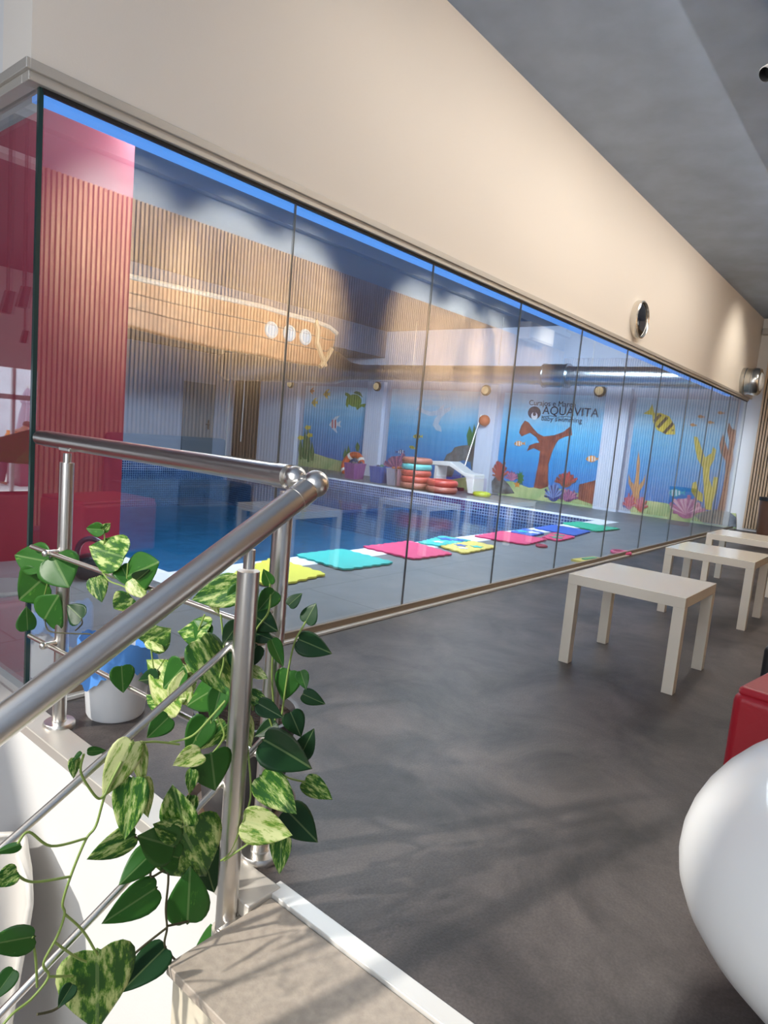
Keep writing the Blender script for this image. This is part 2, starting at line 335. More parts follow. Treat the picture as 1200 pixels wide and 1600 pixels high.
struct(MB().box(0.905, 0.99, 1.0, GY - .03, LZ, -0.03).box(0.905, 1.2, GY - .03, FY, LZ, -0.02).build('wall_below_landing', WHITE, stay=True))
# aluminium trims
struct(MB().box(0.915, EX - .3, GY - .02, GY + .03, GT, 2.09).box(0.915, EX - .3, GY - .032, GY - .018, 2.062, 2.094).build('trim_1', TRIM, bevel=.003))
struct(MB().box(0.915, 0.975, GY + .03, FY, GT, 2.09).box(0.903, 0.917, GY - .032, FY, 2.062, 2.094).build('trim_2', TRIM, bevel=.003))
struct(MB().box(GX, EX - .05, GY - .022, GY - .002, 0, 0.045).build('trim_3', mat('brown_floor_channel', (0.20, 0.15, 0.10), 0.4), bevel=.002))
struct(MB().box(GX, EX - .05, GY - .05, GY - .022, 0, 0.014).build('trim_4', mat('silver_floor_strip', (0.72, 0.70, 0.66), 0.35, metal=.3), bevel=.002))
struct(MB().box(0.89, 0.985, 1.0, GY, -0.03, 0.006).build('trim_5', TRIM, bevel=.004))
struct(MB().box(0.957, 1.0, SY, 1.02, -0.012, 0.004).build('trim_6', mat('ribbed_aluminium_edge', (0.74, 0.73, 0.70), 0.4, metal=.4), bevel=.002))
struct(MB().box(0.89, 0.99, GY, FY, -0.02, 0.012).build('trim_7', TRIM, bevel=.003))
# stair flight: top tile flush with the floor, then treads going down toward the viewer's side
for i in range(7):
    x1 = 0.955 if i == 0 else 0.70 - 0.28 * (i - 1); x0 = 0.70 - 0.28 * i; zt = -0.004 - 0.175 * i
    struct(MB().box(x0 - .012, x1, -0.2, 1.0, zt - .022, zt).build('step_tread', STONE, bevel=.003))
    struct(MB().box(x0, x0 + .02 if i else x1 - .0, -0.19, 0.992, zt - .175 if i < 6 else LZ, zt - .022).build('step_riser', STONE2))
struct(MB().box(-2.0, 0.955, -0.98, -0.2, LZ, -0.012).build('floor_stair_side', STONE, stay=True))

# slatted panelling
def slats_x(x0, x1, y, z0, z1, name):
    b = MB().box(x0, x1, y, y + .008, z0, z1); o = struct(b.build(name + '_backing', FELT))
    b = MB(); x = x0
    while x < x1 - .027: b.box(x, x + .027, y + .008, y + .034, z0, z1); x += .042
    return struct(b.build(name, WOOD))
slats_x(1.2, EX - .03, SY, 0.04, 2.855, 'wall_panel_wood_slats')
b = MB().box(EX - .008, EX, SY + .03, 2.16, 0.04, 2.74); struct(b.build('wall_panel_end_backing', FELT))
b = MB(); y = 2.16
while y > SY + .06: b.box(EX - .028, EX - .008, y - .028, y, 0.04, 2.74); y -= .042
struct(b.build('wall_panel_end_wood_slats', WOOD))
struct(MB().box(1.0, EX, SY, SY + .10, 3.12, 3.20).build('trim_8', MATS['blue_grey_wall_paint']))

# ------------------------------------------------------------------ glass wall
joints = [GX + .006, 2.05, 3.11, 4.16, 5.21, 6.27, 7.33, 8.39, 9.45, 10.51, 11.6]
for a, c in zip(joints, joints[1:]):
    struct(MB().box(a + .002, c - .002, GY, GY + .006, 0.012, GT).build('window_pool_pane', GLASS))
    struct(MB().box(c - .0022, c + .0022, GY - .001, GY + .011, 0.012, GT).build('trim_glass_joint', mat('clear_silicone_joint', (0.10, 0.11, 0.11), 0.3)))
for a, c in ((GY + .012, 3.4), (3.404, 4.5)):
    struct(MB().box(GX - .01, GX, a, c, 0.012, GT).build('window_side_pane', GLASS))
struct(MB().box(GX - .010, GX + .004, GY - .002, GY + .012, 0.012, GT).build('trim_glass_corner', mat('dark_green_glass_edge', (0.02, 0.05, 0.05), 0.15)))
struct(MB().box(GX, EX - .3, GY - .004, GY + .014, GT - .012, GT).build('trim_glass_head_gasket', BLACK))
# blue strip, glowing by emission, behind the head of the glass
m_glow = mat('blue_strip_glow', (0.1, 0.3, 0.8), 0.5, emit=(0.09, 0.34, 0.95), estr=1.0)
glow = MB().box(1.02, 11.2, GY + .04, GY + .21, GT + .028, GT + .048).build('glow_strip', m_glow)
tag(glow, 'long blue glowing strip running along the top inside the glass wall', 'light strip')

# ------------------------------------------------------------------ pool hall floor, pool
PX0, PX1, PY0, PY1 = 2.47, 9.85, 3.80, 12.9
b = MB().box(GX, EX, GY, PY0 - .28, -.14, 0).box(PX1 + .25, EX, PY0 - .28, FY, -.14, 0).box(GX, PX0 - .2, PY0 - .28, FY, -.14, 0).box(PX0 - .2, PX1 + .25, PY1 + .25, FY, -.14, 0)
struct(b.build('floor_pool_deck', DECK, stay=True))
b = MB().box(PX0 - .2, PX1 + .25, PY0 - .28, PY0, -.1, .006).box(PX1, PX1 + .25, PY0, PY1 + .25, -.1, .006).box(PX0 - .2, PX0, PY0, PY1 + .25, -.1, .006).box(PX0, PX1, PY1, PY1 + .25, -.1, .006)
struct(b.build('trim_pool_coping', COPING, bevel=.004))
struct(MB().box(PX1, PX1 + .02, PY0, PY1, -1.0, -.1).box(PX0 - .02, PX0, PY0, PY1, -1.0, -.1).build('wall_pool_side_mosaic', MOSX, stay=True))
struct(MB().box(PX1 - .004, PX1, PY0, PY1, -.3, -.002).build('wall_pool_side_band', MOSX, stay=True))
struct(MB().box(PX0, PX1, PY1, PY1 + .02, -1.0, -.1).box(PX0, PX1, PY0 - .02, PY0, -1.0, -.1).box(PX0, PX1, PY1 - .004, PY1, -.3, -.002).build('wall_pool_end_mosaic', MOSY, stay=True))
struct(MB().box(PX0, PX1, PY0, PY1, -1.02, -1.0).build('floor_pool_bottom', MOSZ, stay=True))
w = MB().box(PX0, PX1 - .005, PY0, PY1 - .005, -.205, -.2).build('water', water_mat(), stay=True)
tag(w, 'still dark blue water filling the indoor swimming pool', 'water', kind='stuff')

# red partition, far block, bulkhead
struct(MB().box(GX + .02, 2.53, 4.56, 4.7, 0, CZ).build('wall_red_partition', RED, stay=True))
struct(MB().box(2.30, 2.44, 4.7, FY, 0, CZ).build('wall_pool_left', PALE, stay=True))
BY = 10.0
struct(MB().box(2.44, EX, BY, FY, 2.757, CZ).build('wall_bulkhead', NAVY, stay=True))
struct(MB().box(2.44, EX, GY + .9, GY + 1.2, 3.05, CZ).build('ceiling_beam', NAVY, stay=True))
# columns on the mural side
for i, (pa, pb, py) in enumerate(((405, 463, 640), (575, 600, 600), (748, 775, 640), (945, 983, 640))):
    ya, yb = on_x(pb, py, EX - .12).y, on_x(pa, py, EX - .12).y
    struct(MB().box(EX - .12, EX, ya, yb, 0, 2.2).build('wall_column', COLM))
# recess, door
MDARK = mat('dark_brown_curtain', (0.035, 0.028, 0.03), 0.8)
b = MB(); yy = 13.95
while yy < FY - .06: b.tube([(EX - .05, yy, 0.01), (EX - .05, yy, 2.25)], .05, 8); yy += .09
tag(b.build('curtain', MDARK, smooth=True), 'dark full height curtain hanging in the far corner of the pool hall', 'curtain')
dr = thing('pool_hall_door', 'plain grey door in the far wall behind the pool', 'door', (10.65, FY - .06, 0))
MB().box(10.18, 11.15, FY - .06, FY - .005, 0.01, 1.93).build('door_leaf', mat('grey_door_paint', (0.20, 0.23, 0.27), 0.5), dr, bevel=.004)
MB().tube([(10.98, FY - .07, .84), (10.98, FY - .12, .84), (10.86, FY - .12, .84)], .014, 8).box(10.955, 11.0, FY - .075, FY - .06, .70, .96).build('door_handle', BLACK, dr)

# ------------------------------------------------------------------ sea murals
SEA = mural_mat()
MX = EX - .012
def wp(px, py, off=0.0): return on_x(px, py, MX - off)
def paint(name, pts, m, parent, off=0.004, label=None):
    b = MB().prism([wp(px, py, off) for px, py in pts], (0.003, 0, 0)); o = b.build(name, m, parent)
    if label: o['label'] = label
    return o
def blob(cx, cy, rx, ry, n=16, rot=0, jag=0, k=0):
    out = []
    for i in range(n):
        t = 2 * math.pi * i / n; j = 1 + (jag if i % 2 else -jag)
        x, y = rx * math.cos(t) * j, ry * math.sin(t) * j
        out.append((cx + x * math.cos(rot) - y * math.sin(rot), cy + x * math.sin(rot) + y * math.cos(rot)))
    return out
C_ = lambda n, c, c2=None, s=8: mat(n, c, 0.6, color2=c2, nscale=s, detail=6)
SAND = C_('painted_sand', (0.60, 0.62, 0.30), (0.22, 0.38, 0.16), 3)
BROWNC = C_('painted_red_brown_coral', (0.36, 0.10, 0.06), (0.13, 0.03, 0.03), 7)
YELL = C_('painted_yellow_coral', (0.66, 0.54, 0.06), (0.42, 0.33, 0.04), 6)
GREENW = C_('painted_green_weed', (0.06, 0.22, 0.05), (0.02, 0.12, 0.05), 10)
PURP = C_('painted_purple_coral', (0.30, 0.10, 0.24), (0.10, 0.04, 0.16), 16)
PINKC = C_('painted_pink_anemone', (0.62, 0.22, 0.34), (0.35, 0.12, 0.25), 16)
DKBL = C_('painted_blue_coral', (0.05, 0.08, 0.35), (0.02, 0.04, 0.15), 16)
ROCK = C_('painted_grey_rock', (0.20, 0.22, 0.24), (0.03, 0.035, 0.045), 7)
WHITEP = C_('painted_white', (0.72, 0.78, 0.84)); TURT = C_('painted_turtle_green', (0.16, 0.33, 0.03), (0.07, 0.2, 0.02), 12)
ORG = C_('painted_orange', (0.75, 0.28, 0.05)); BLK = C_('painted_black', (0.02, 0.02, 0.03)); YEL2 = C_('painted_yellow', (0.75, 0.58, 0.05)); REDP = C_('painted_red', (0.5, 0.05, 0.06))
BRANCH = C_('painted_tan_coral', (0.62, 0.32, 0.12), (0.45, 0.2, 0.1), 8)
def coral(cx, cy, rx, ry, c1, c2, parent, off, name='painted_coral'):
    rnd = random.Random(int(cx)); n = 15
    paint(name, blob(cx, cy + ry * .3, rx * .62, ry * .62, 16), c1, parent, off)
    for i in range(n):
        t = math.pi + math.pi * (i + .5) / n + rnd.uniform(-.08, .08); L_ = rnd.uniform(.8, 1.15); w_ = .11
        ex, ey = cx + rx * L_ * math.cos(t), cy + ry * .45 + ry * 1.25 * L_ * math.sin(t)
        bx, by = cx, cy + ry * .6; nx, ny = -(ey - by), ex - bx; l_ = math.hypot(nx, ny); nx, ny = nx / l_, ny / l_; wd = max(1.0, rx * w_)
        paint('painted_frond', [(bx - nx * wd * .5, by - ny * wd * .5), (ex - nx * wd, ey - ny * wd), (ex + (ex - bx) * .06, ey + (ey - by) * .06), (ex + nx * wd, ey + ny * wd), (bx + nx * wd * .5, by + ny * wd * .5)], c2 if i % 2 else c1, parent, off + .002 + .0007 * i)
def mural(name, ya, yb, label):
    t = thing('sea_mural', label, 'mural', (EX - .01, (ya + yb) / 2, 0.12))
    MB().box(MX, EX - .002, ya + .03, yb - .03, 0.10, 2.06).build('painted_sea', SEA, t); return t
Y = lambda px, py: on_x(px, py, EX - .12).y
m1 = mural('m1', Y(575, 660), Y(468, 660), 'sea mural panel with a green turtle and a striped angelfish, leftmost')
m2 = mural('m2', Y(748, 660), Y(602, 660), 'sea mural panel with white dolphins and a dark rocky arch')
m3 = mural('m3', Y(945, 660), Y(778, 660), 'sea mural panel with a large red-brown branching coral below the written logo')
m4 = mural('m4', GY + .16, Y(985, 660), 'sea mural panel with a yellow fish and tall yellow coral, rightmost')
# panel 1
paint('painted_seabed', [(466, 735), (466, 712), (490, 708), (515, 716), (540, 722), (575, 728), (575, 752), (520, 742)], SAND, m1)
def fish(t, cx, cy, s, rot, body, stripe, flip=1, tail=True, lab=None):
    c, sn = math.cos(rot), math.sin(rot)
    R = lambda x, y: (cx + (x * c * flip - y * sn) * s, cy + (x * sn * flip + y * c) * s)
    o = paint('painted_fish', [R(x, y) for x, y in ((-1, 0), (-.6, -.38), (0, -.55), (.5, -.35), (.8, -.08), (1.25, -.4), (1.15, 0), (1.25, .4), (.8, .08), (.5, .35), (0, .55), (-.6, .38))], body, t, .006, lab)
    for x in (-.45, .05, .45):
        w_ = .09; h = .42 if x < .3 else .28
        s_ = paint('painted_stripe', [R(x - w_, -h), R(x + w_, -h), R(x + w_, h), R(x - w_, h)], stripe, t, .009)
    paint('painted_eye', [R(-.72 + .06 * math.cos(a * 1.05), -.08 + .08 * math.sin(a * 1.05)) for a in range(6)], BLK, t, .009)
def angelfish(t, cx, cy, s, body, stripe):
    P = [(-1, .1), (-.5, -.6), (0, -1.2), (.7, -1.35), (.15, -.7), (.3, -.2), (.9, -.6), (.7, 0), (.9, .5), (.3, .2), (.1, .7), (.3, 1.4), (-.3, .9), (-.6, .5)]
    paint('painted_fish', [(cx + x * s, cy + y * s) for x, y in P], body, t, .006)
    for x in (-.45, .0):
        paint('painted_stripe', [(cx + (x - .1) * s, cy - .65 * s), (cx + (x + .1) * s, cy - .8 * s), (cx + (x + .08) * s, cy + .6 * s), (cx + (x - .12) * s, cy + .6 * s)], stripe, t, .009)
angelfish(m1, 524, 663, 10, WHITEP, REDP)
angelfish(m1, 511, 616, 6, YEL2, BLK); angelfish(m1, 492, 629, 5.5, YEL2, BLK); angelfish(m1, 488, 611, 4, ORG, BLK)
paint('painted_turtle_flipper', [(543, 620), (539, 617), (540, 613), (545, 615), (550, 620), (546, 628), (543, 637), (540, 633), (541, 624)], TURT, m1, .006)
paint('painted_turtle_flipper', [(552, 614), (556, 611), (563, 613), (567, 621), (560, 617)], GREENW, m1, .005)
paint('painted_turtle_flipper', [(563, 632), (568, 631), (572, 631), (569, 637), (565, 635), (558, 641), (556, 636)], TURT, m1, .005)
paint('painted_turtle_shell', blob(554, 626, 11, 10, 16, .3), TURT, m1, .009)
for x, y0, y1 in ((470, 718, 685), (477, 716, 672), (482, 722, 665), (488, 720, 690), (540, 722, 700), (545, 724, 695), (559, 705, 690)):
    paint('painted_weed', [(x - 2, y0), (x - 4, (y0 + y1) / 2), (x - .5, y1), (x + 3, (y0 + y1) / 2), (x + 1.5, y0)], GREENW, m1, .006)
for x, y in ((481, 668), (470, 684), (484, 680)): paint('painted_weed_flower', blob(x, y, 5, 3.5, 10, 0, .2), YEL2, m1, .008)
paint('painted_weed', blob(477, 707, 6, 11), GREENW, m1, .008)
# panel 2
coral(620, 724, 19, 19, PURP, PINKC, m2, .006)
paint('painted_seabed', [(601, 756), (601, 738), (640, 745), (690, 752), (747, 742), (747, 774)], SAND, m2)
DOLPH = C_('painted_pale_dolphin', (0.62, 0.70, 0.82), (0.4, 0.52, 0.68), 8)
paint('painted_dolphin', [(704, 636), (696, 638), (686, 646), (679, 655), (676, 664), (681, 672), (690, 675), (689, 668), (685, 662), (690, 652), (697, 645), (704, 641)], DOLPH, m2, .008)
paint('painted_dolphin', [(655, 633), (662, 640), (672, 643), (684, 641), (690, 634), (695, 632), (692, 642), (683, 649), (671, 650), (661, 646), (650, 640)], DOLPH, m2, .006)
fish(m2, 652, 682, 7, 0, YEL2, BLK, lab='small painted yellow and black fish'); fish(m2, 644, 699, 5, .3, YEL2, BLK); fish(m2, 626, 706, 7, 0, DKBL, WHITEP, -1)
paint('painted_rock_arch', [(693, 744), (692, 722), (698, 710), (706, 706), (710, 699), (722, 696), (735, 695), (742, 688), (747, 690), (747, 740), (737, 735), (735, 722), (724, 719), (713, 722), (710, 735), (706, 745)], ROCK, m2, .006)
paint('painted_weed', [(731, 696), (729, 680), (734, 665), (738, 678), (741, 662), (745, 680), (743, 696)], GREENW, m2, .007)
# panel 3
paint('painted_seabed', [(778, 777), (778, 752), (800, 752), (826, 762), (860, 760), (900, 770), (944, 774), (944, 800)], SAND, m3)
paint('painted_rock', [(769, 770), (768, 752), (774, 745), (786, 748), (796, 758), (804, 771), (790, 772)], ROCK, m3, .007)
coral(781, 735, 12, 18, BROWNC, REDP, m3, .008)
coral(800, 744, 9, 8, PINKC, PURP, m3, .009); paint('painted_weed', blob(813, 747, 5, 10, 18, 0, .3), GREENW, m3, .009)
paint('painted_tree_coral', [(834, 762), (838, 740), (842, 720), (844, 705), (834, 700), (825, 704), (823, 706), (827, 696), (838, 692), (843, 692), (838, 683), (828, 676), (815, 682), (811, 676), (814, 666), (820, 657), (826, 660), (832, 668), (840, 677), (850, 682), (866, 680), (880, 675), (890, 667), (893, 667), (894, 680), (884, 682), (873, 687), (868, 694), (862, 708), (857, 725), (856, 745), (857, 760), (845, 764)], BROWNC, m3, .009)
fish(m3, 811, 693, 8, 0, ORG, WHITEP, lab='painted orange and white fish'); fish(m3, 925, 717, 10, 0, ORG, WHITEP)
paint('painted_starfish', [(808 + 6 * (1 if i % 2 == 0 else .45) * math.sin(i * math.pi / 5), 757 - 6 * (1 if i % 2 == 0 else .45) * math.cos(i * math.pi / 5)) for i in range(10)], ORG, m3, .009)
coral(884, 748, 16, 15, BROWNC, REDP, m3, .008)
coral(865, 770, 14, 15, DKBL, C_('painted_light_blue', (0.2, 0.3, 0.6)), m3, .010); coral(888, 774, 14, 11, PURP, PINKC, m3, .012)
paint('painted_coral', [(903, 780), (905, 757), (925, 752), (943, 745), (943, 785), (925, 788)], BROWNC, m3, .007)
# panel 4
paint('painted_seabed', [(985, 805), (985, 778), (1010, 782), (1040, 786), (1060, 792), (1090, 797), (1115, 800), (1150, 802), (1150, 826), (1060, 814)], SAND, m4)
fish(m4, 1036, 661, 26, .75, YEL2, BLK, -1, lab='large painted yellow and black fish')
paint('painted_yellow_coral', [(1102, 796), (1100, 770), (1099, 745), (1098, 730), (1090, 718), (1086, 700), (1084, 682), (1090, 683), (1096, 700), (1102, 715), (1106, 712), (1112, 708), (1114, 698), (1119, 703), (1116, 718), (1109, 730), (1108, 748), (1113, 762), (1115, 745), (1122, 746), (1120, 765), (1113, 785), (1112, 797)], YELL, m4, .007)
paint('painted_yellow_coral', [(1080, 768), (1082, 755), (1088, 752), (1090, 765), (1098, 772), (1098, 785), (1088, 780)], YELL, m4, .006)
paint('painted_brown_coral', [(1120, 800), (1128, 770), (1133, 740), (1134, 720), (1126, 708), (1124, 694), (1130, 678), (1133, 690), (1138, 704), (1140, 690), (1136, 672), (1139, 660), (1144, 670), (1150, 672), (1150, 690), (1145, 705), (1147, 720), (1140, 740), (1138, 765), (1134, 800)], BROWNC, m4, .007)
coral(1073, 792, 26, 20, PINKC, C_('painted_light_pink', (0.72, 0.42, 0.5)), m4, .009, 'painted_anemone')
paint('painted_branch_coral', [(989, 792), (988, 768), (982, 755), (982, 740), (986, 752), (991, 757), (994, 740), (995, 722), (998, 705), (1000, 722), (999, 740), (998, 758), (1004, 752), (1009, 740), (1007, 756), (999, 768), (999, 792)], BRANCH, m4, .007)
coral(983, 784, 10, 13, PINKC, REDP, m4, .010, 'painted_anemone'); coral(1001, 788, 10, 13, REDP, PINKC, m4, .010, 'painted_anemone')
for x, y in ((1095, 651), (1110, 660), (1083, 664), (1126, 645)): fish(m4, x, y, 5, .1, ORG, BRANCH)
fish(m4, 1056, 770, 12, 0, C_('painted_teal', (0.05, 0.4, 0.5)), WHITEP, lab='painted teal fish with a white stripe')
paint('painted_rock', [(1085, 806), (1100, 800), (1118, 796), (1140, 800), (1150, 808), (1150, 824), (1100, 818)], ROCK, m4, .010)
# written logo above the coral
lg = thing('wall_lettering', 'dark blue written logo with a round swimmer badge on the mural wall', 'sign', (EX - .03, 5.9, 1.8))
INK = mat('dark_ink', (0.015, 0.03, 0.09), 0.5)
def text(s, size, y, z, name):
    cu = bpy.data.curves.new(name, 'FONT'); cu.body = s; cu.size = size; cu.extrude = .002
    tmp = bpy.data.objects.new('tmp', cu); COL.objects.link(tmp)
    bpy.context.view_layer.update(); dg = bpy.context.evaluated_depsgraph_get(); me = bpy.data.meshes.new_from_object(tmp.evaluated_get(dg)); bpy.data.objects.remove(tmp)
    R = Matrix(((0, 0, -1), (-1, 0, 0), (0, 1, 0))).to_4x4()
    me.transform(R); o = bpy.data.objects.new(name, me); COL.objects.link(o); o.parent = lg; o.location = Vector((MX - .014, y, z)) - Vector(lg.location)
    me.materials.clear(); me.materials.append(INK); return o
a0, a1 = wp(848, 644), wp(895, 646)
text('AQUAVITA', 0.225, a0.y, wp(848, 647).z, 'logo_word')
text('baby swimming', 0.135, wp(846, 656).y, wp(846, 657).z, 'logo_subline')
text('Curajos e Marea', 0.145, wp(827, 630).y, wp(827, 633).z, 'logo_tagline')
paint('logo_badge', blob(835, 645, 10, 10, 24), INK, lg, .012); paint('logo_swimmer', blob(835, 650, 5, 6, 16), WHITEP, lg, .016); paint('logo_swimmer_head', blob(835, 647, 2.5, 3, 12), INK, lg, .019)
paint('logo_wave', [(848, 651), (860, 649.5), (872, 651.5), (884, 650), (895, 652), (895, 652.8), (884, 650.8), (872, 652.3), (860, 650.3), (848, 651.8)], INK, lg, .012)

# wall lamps between the panels
AMB = mat('amber_glass_lamp', (0.75, 0.55, 0.3), 0.3, emit=(1, .75, .4), estr=.3)
pos = [('beside the curtain', 455, 600), ('between the turtle and dolphin murals', 590, 604), ('above the orange ball', 760, 610), ('right of the logo', 938, 611)]
for lab, px, py in pos:
    p = on_x(px, py, EX - .12); dx = -.0 if px != 938 else 0
    t = thing('wall_lamp', 'small round bulkhead wall lamp on the column, ' + lab, 'lamp', p, 'wall lamps of the pool hall')
    MB().lathe([(0, 0), (.11, 0), (.11, .03), (.085, .05), (0, .05)], p, (-1, 0, 0), 20).build('lamp_base', BLACK, t, smooth=True)
    MB().lathe([(.08, .045), (.07, .08), (.045, .10), (0, .11)], p, (-1, 0, 0), 20).build('lamp_glass', AMB, t, smooth=True)
p = on_x(757, 657, EX - .2); b = MB().sphere(p, .115)
ball = b.build('ball', mat('orange_rubber_ball', (0.50, 0.13, 0.05), 0.5, bump=.05), None, smooth=True); tag(ball, 'orange-brown ball fixed to the pale column right of the dolphins', 'ball')

# ------------------------------------------------------------------ duct
DX = 10.9
DUCT = mat('galvanised_duct', (0.42, 0.47, 0.52), 0.28, metal=1.0, bump=.02, bscale=8)
t = thing('ventilation_duct', 'round silver ventilation duct running high along the mural wall', 'duct', (DX, 9, 2.3))
MB().tube([(DX, FY - .9, 2.40), (DX, 10.6, 2.40), (DX, 10.2, 2.33), (DX, 9.8, 2.30), (DX, 2.6, 2.30)], [.36, .36, .20, .165, .165], 32).build('duct_pipe', DUCT, t, smooth=True)
MB().tube([(DX, 5.42, 2.30), (DX, 5.02, 2.30)], .20, 32).tube([(DX, 5.45, 2.3), (DX, 5.42, 2.3)], .215, 32).tube([(DX, 5.02, 2.3), (DX, 4.99, 2.3)], .215, 32).build('duct_joint', DUCT, t, smooth=True)
for yy in (3.4, 4.6, 6.4, 8.4, 11.0, 13.0):
    MB().tube([(DX, yy, 2.4), (DX, yy, 2.76 if yy > BY else CZ)], .006, 6).build('hanger_rod', STEEL, t)

# ------------------------------------------------------------------ pirate ship relief
PLANK = mat('varnished_ship_planks', (0.36, 0.13, 0.04), 0.4, noise=.25, nscale=5)
sy = BY - .02
ship = thing('ship_hull_relief', 'brown wooden ship hull with portholes mounted high over the far end of the pool', 'ship', (6.5, sy, 2.4))
top = [(204, 434), (260, 447), (330, 463), (400, 478), (440, 490), (480, 500), (505, 510), (517, 520)]
bot = [(516, 534), (510, 555), (498, 573), (470, 570), (440, 565), (400, 556), (330, 545), (260, 529), (204, 514)]
TT = [on_y(px, py, BY) for px, py in top]; BB = [on_y(px, py, BY) for px, py in bot]
l0 = TT[0].copy(); l0.x = 2.6; l1 = BB[-1].copy(); l1.x = 2.6; l0.z -= .0; 
b = MB(); ring = [l0] + TT + BB + [l1]
b.prism(ring, (0, -.16, 0)); hull = b.build('hull', PLANK, ship, bevel=.05, bseg=3)
b = MB(); b.tube([v + Vector((0, -.18, -.02)) for v in [l0] + TT], .045, 8); b.build('rail_stripe', mat('cream_ship_trim', (0.62, 0.52, 0.40), .5), ship, smooth=True)
for k in (.33, .62):
    b = MB(); pts = []
    for u, w2 in zip([l0] + TT, [l1] + BB[::-1]): pts.append(u.lerp(w2, k) + Vector((0, -.165, 0)))
    b.tube(pts, .014, 6); b.build('plank_seam', mat('dark_ship_seam', (0.10, 0.03, 0.02), .6), ship)
for px, py in ((415, 516), (443, 521), (468, 527)):
    c = on_y(px, py, BY) + Vector((0, -.165, 0))
    f = MB().torus(c, .13, .03, (0, -1, 0), 24, 8).build('porthole', mat('pale_porthole_ring', (.5, .52, .5), .4), ship, smooth=True)
    MB().lathe([(0, .0), (.12, .0), (.12, .012), (0, .012)], c, (0, -1, 0), 20).build('porthole_glass', mat('porthole_glass', (.45, .55, .6), .15), f)
b = MB()
for pts in (((482, 500), (487, 517), (485, 535), (498, 572)), ((490, 573), (500, 560), (508, 545))):
    b.tube([on_y(x, y, BY) + Vector((0, -.19, 0)) for x, y in pts], .05, 8)
b.build('carved_bow_ornament', mat('carved_light_wood', (.62, .36, .16), .45), ship, smooth=True)
# hanging cables in front of the curtain
for (x0, y0, x1, y1), lb in (((358, 602, 352, 712), 'left'), ((381, 600, 376, 690), 'right')):
    a = on_y(x0, y0, 13.0); c2 = on_y(x1, y1, 13.0); a.z = 2.757
    cb = MB().tube([a, ((a + c2) / 2) + Vector((.02, 0, 0)), c2], .010, 6).build('hanging_cable', mat('white_rope', (.6, .6, .6), .5)); tag(cb, f'thin pale cord hanging from the bulkhead before the dark curtain, {lb} one', 'cord', 'cords by the curtain')

# ------------------------------------------------------------------ things on the far deck
lb_ = thing('life_ring', 'orange lifebuoy with white bands leaning on the wall beside the plastic crates', 'lifebuoy', on_x(552, 745, EX - .55))
c = on_x(551, 727, EX - .35); ax = (-.96, 0, .28)
MB().torus(c, .26, .075, ax, 36, 12).build('ring', mat('orange_lifebuoy_plastic', (.62, .10, .03), .45), lb_, smooth=True)
u1 = Vector(ax).normalized().cross(Vector((0, 0, 1))).normalized(); u2 = Vector(ax).normalized().cross(u1)
for k in range(4):
    th = .6 + k * math.pi / 2; d = u1 * math.cos(th) + u2 * math.sin(th); tg = -u1 * math.sin(th) + u2 * math.cos(th)
    MB().tube([c + d * .26 - tg * .035, c + d * .26 + tg * .035], .081, 14, True).build('white_band', mat('white_reflective_band', (.75, .75, .72), .4), lb_, smooth=True)
cr = [(575, 748, (.20, .06, .22), 'purple', 'with toys, leftmost'), (601, 754, (.05, .10, .34), 'blue', 'with green toys'), (624, 758, (.36, .34, .42), 'translucent grey', 'with orange toys'), (638, 760, (.62, .30, .34), 'pink lattice', 'nearest the float rings')]
for px, py, col, nm, ex in cr:
    p = on_z(px, py, 0); x0, y0 = 10.45, p.y; L_ = .30
    t = thing('plastic_crate', f'{nm} plastic crate {ex} on the far pool deck', 'crate', (x0 + .18, y0, 0), 'toy crates on the far deck')
    pm = mat(nm.replace(' ', '_') + '_plastic', col, .35)
    b = MB(); w0, w1, h = L_ * .85, L_, .33
    P0 = [(x0 + .18 - .15, y0 - w0 / 2), (x0 + .18 + .15, y0 - w0 / 2), (x0 + .18 + .15, y0 + w0 / 2), (x0 + .18 - .15, y0 + w0 / 2)]
    P1 = [(x0 + .18 - .19, y0 - w1 / 2), (x0 + .18 + .19, y0 - w1 / 2), (x0 + .18 + .19, y0 + w1 / 2), (x0 + .18 - .19, y0 + w1 / 2)]
    for i in range(4):
        j = (i + 1) % 4
        A = Vector((*P0[i], 0)); B = Vector((*P0[j], 0)); C2 = Vector((*P1[j], h)); D = Vector((*P1[i], h)); nrm = (B - A).cross(D - A).normalized() * .008
        b.prism([A, B, C2, D], -nrm)
    b.prism([(*q, 0) for q in P0], (0, 0, .01)); b.build('crate_body', pm, t)
    b = MB()
    for i in range(4): b.tube([Vector((*P1[i], h)), Vector((*P1[(i + 1) % 4], h))], .012, 6)
    b.build('crate_rim', pm, t)
    tcols = {'purple': (.1, .1, .12), 'blue': (.03, .16, .10), 'translucent grey': (.55, .15, .06), 'pink lattice': (.55, .2, .2)}[nm]
    for q in range(6):
        tp = Vector((x0 + .18 + random.uniform(-.11, .11), y0 + random.uniform(-.09, .09), h - .02 + random.uniform(-.01, .05)))
        c0 = tcols if q % 2 == 0 else (.04, .05, .12)
        tag(MB().sphere(tp, random.uniform(.04, .052), 1, .8, .8, 12).build('pool_toy', mat('toy_%s' % str(c0), c0, .4), None, smooth=True), f'small rounded pool toy heaped in the {nm} crate', 'toy', f'toys in the {nm} crate')
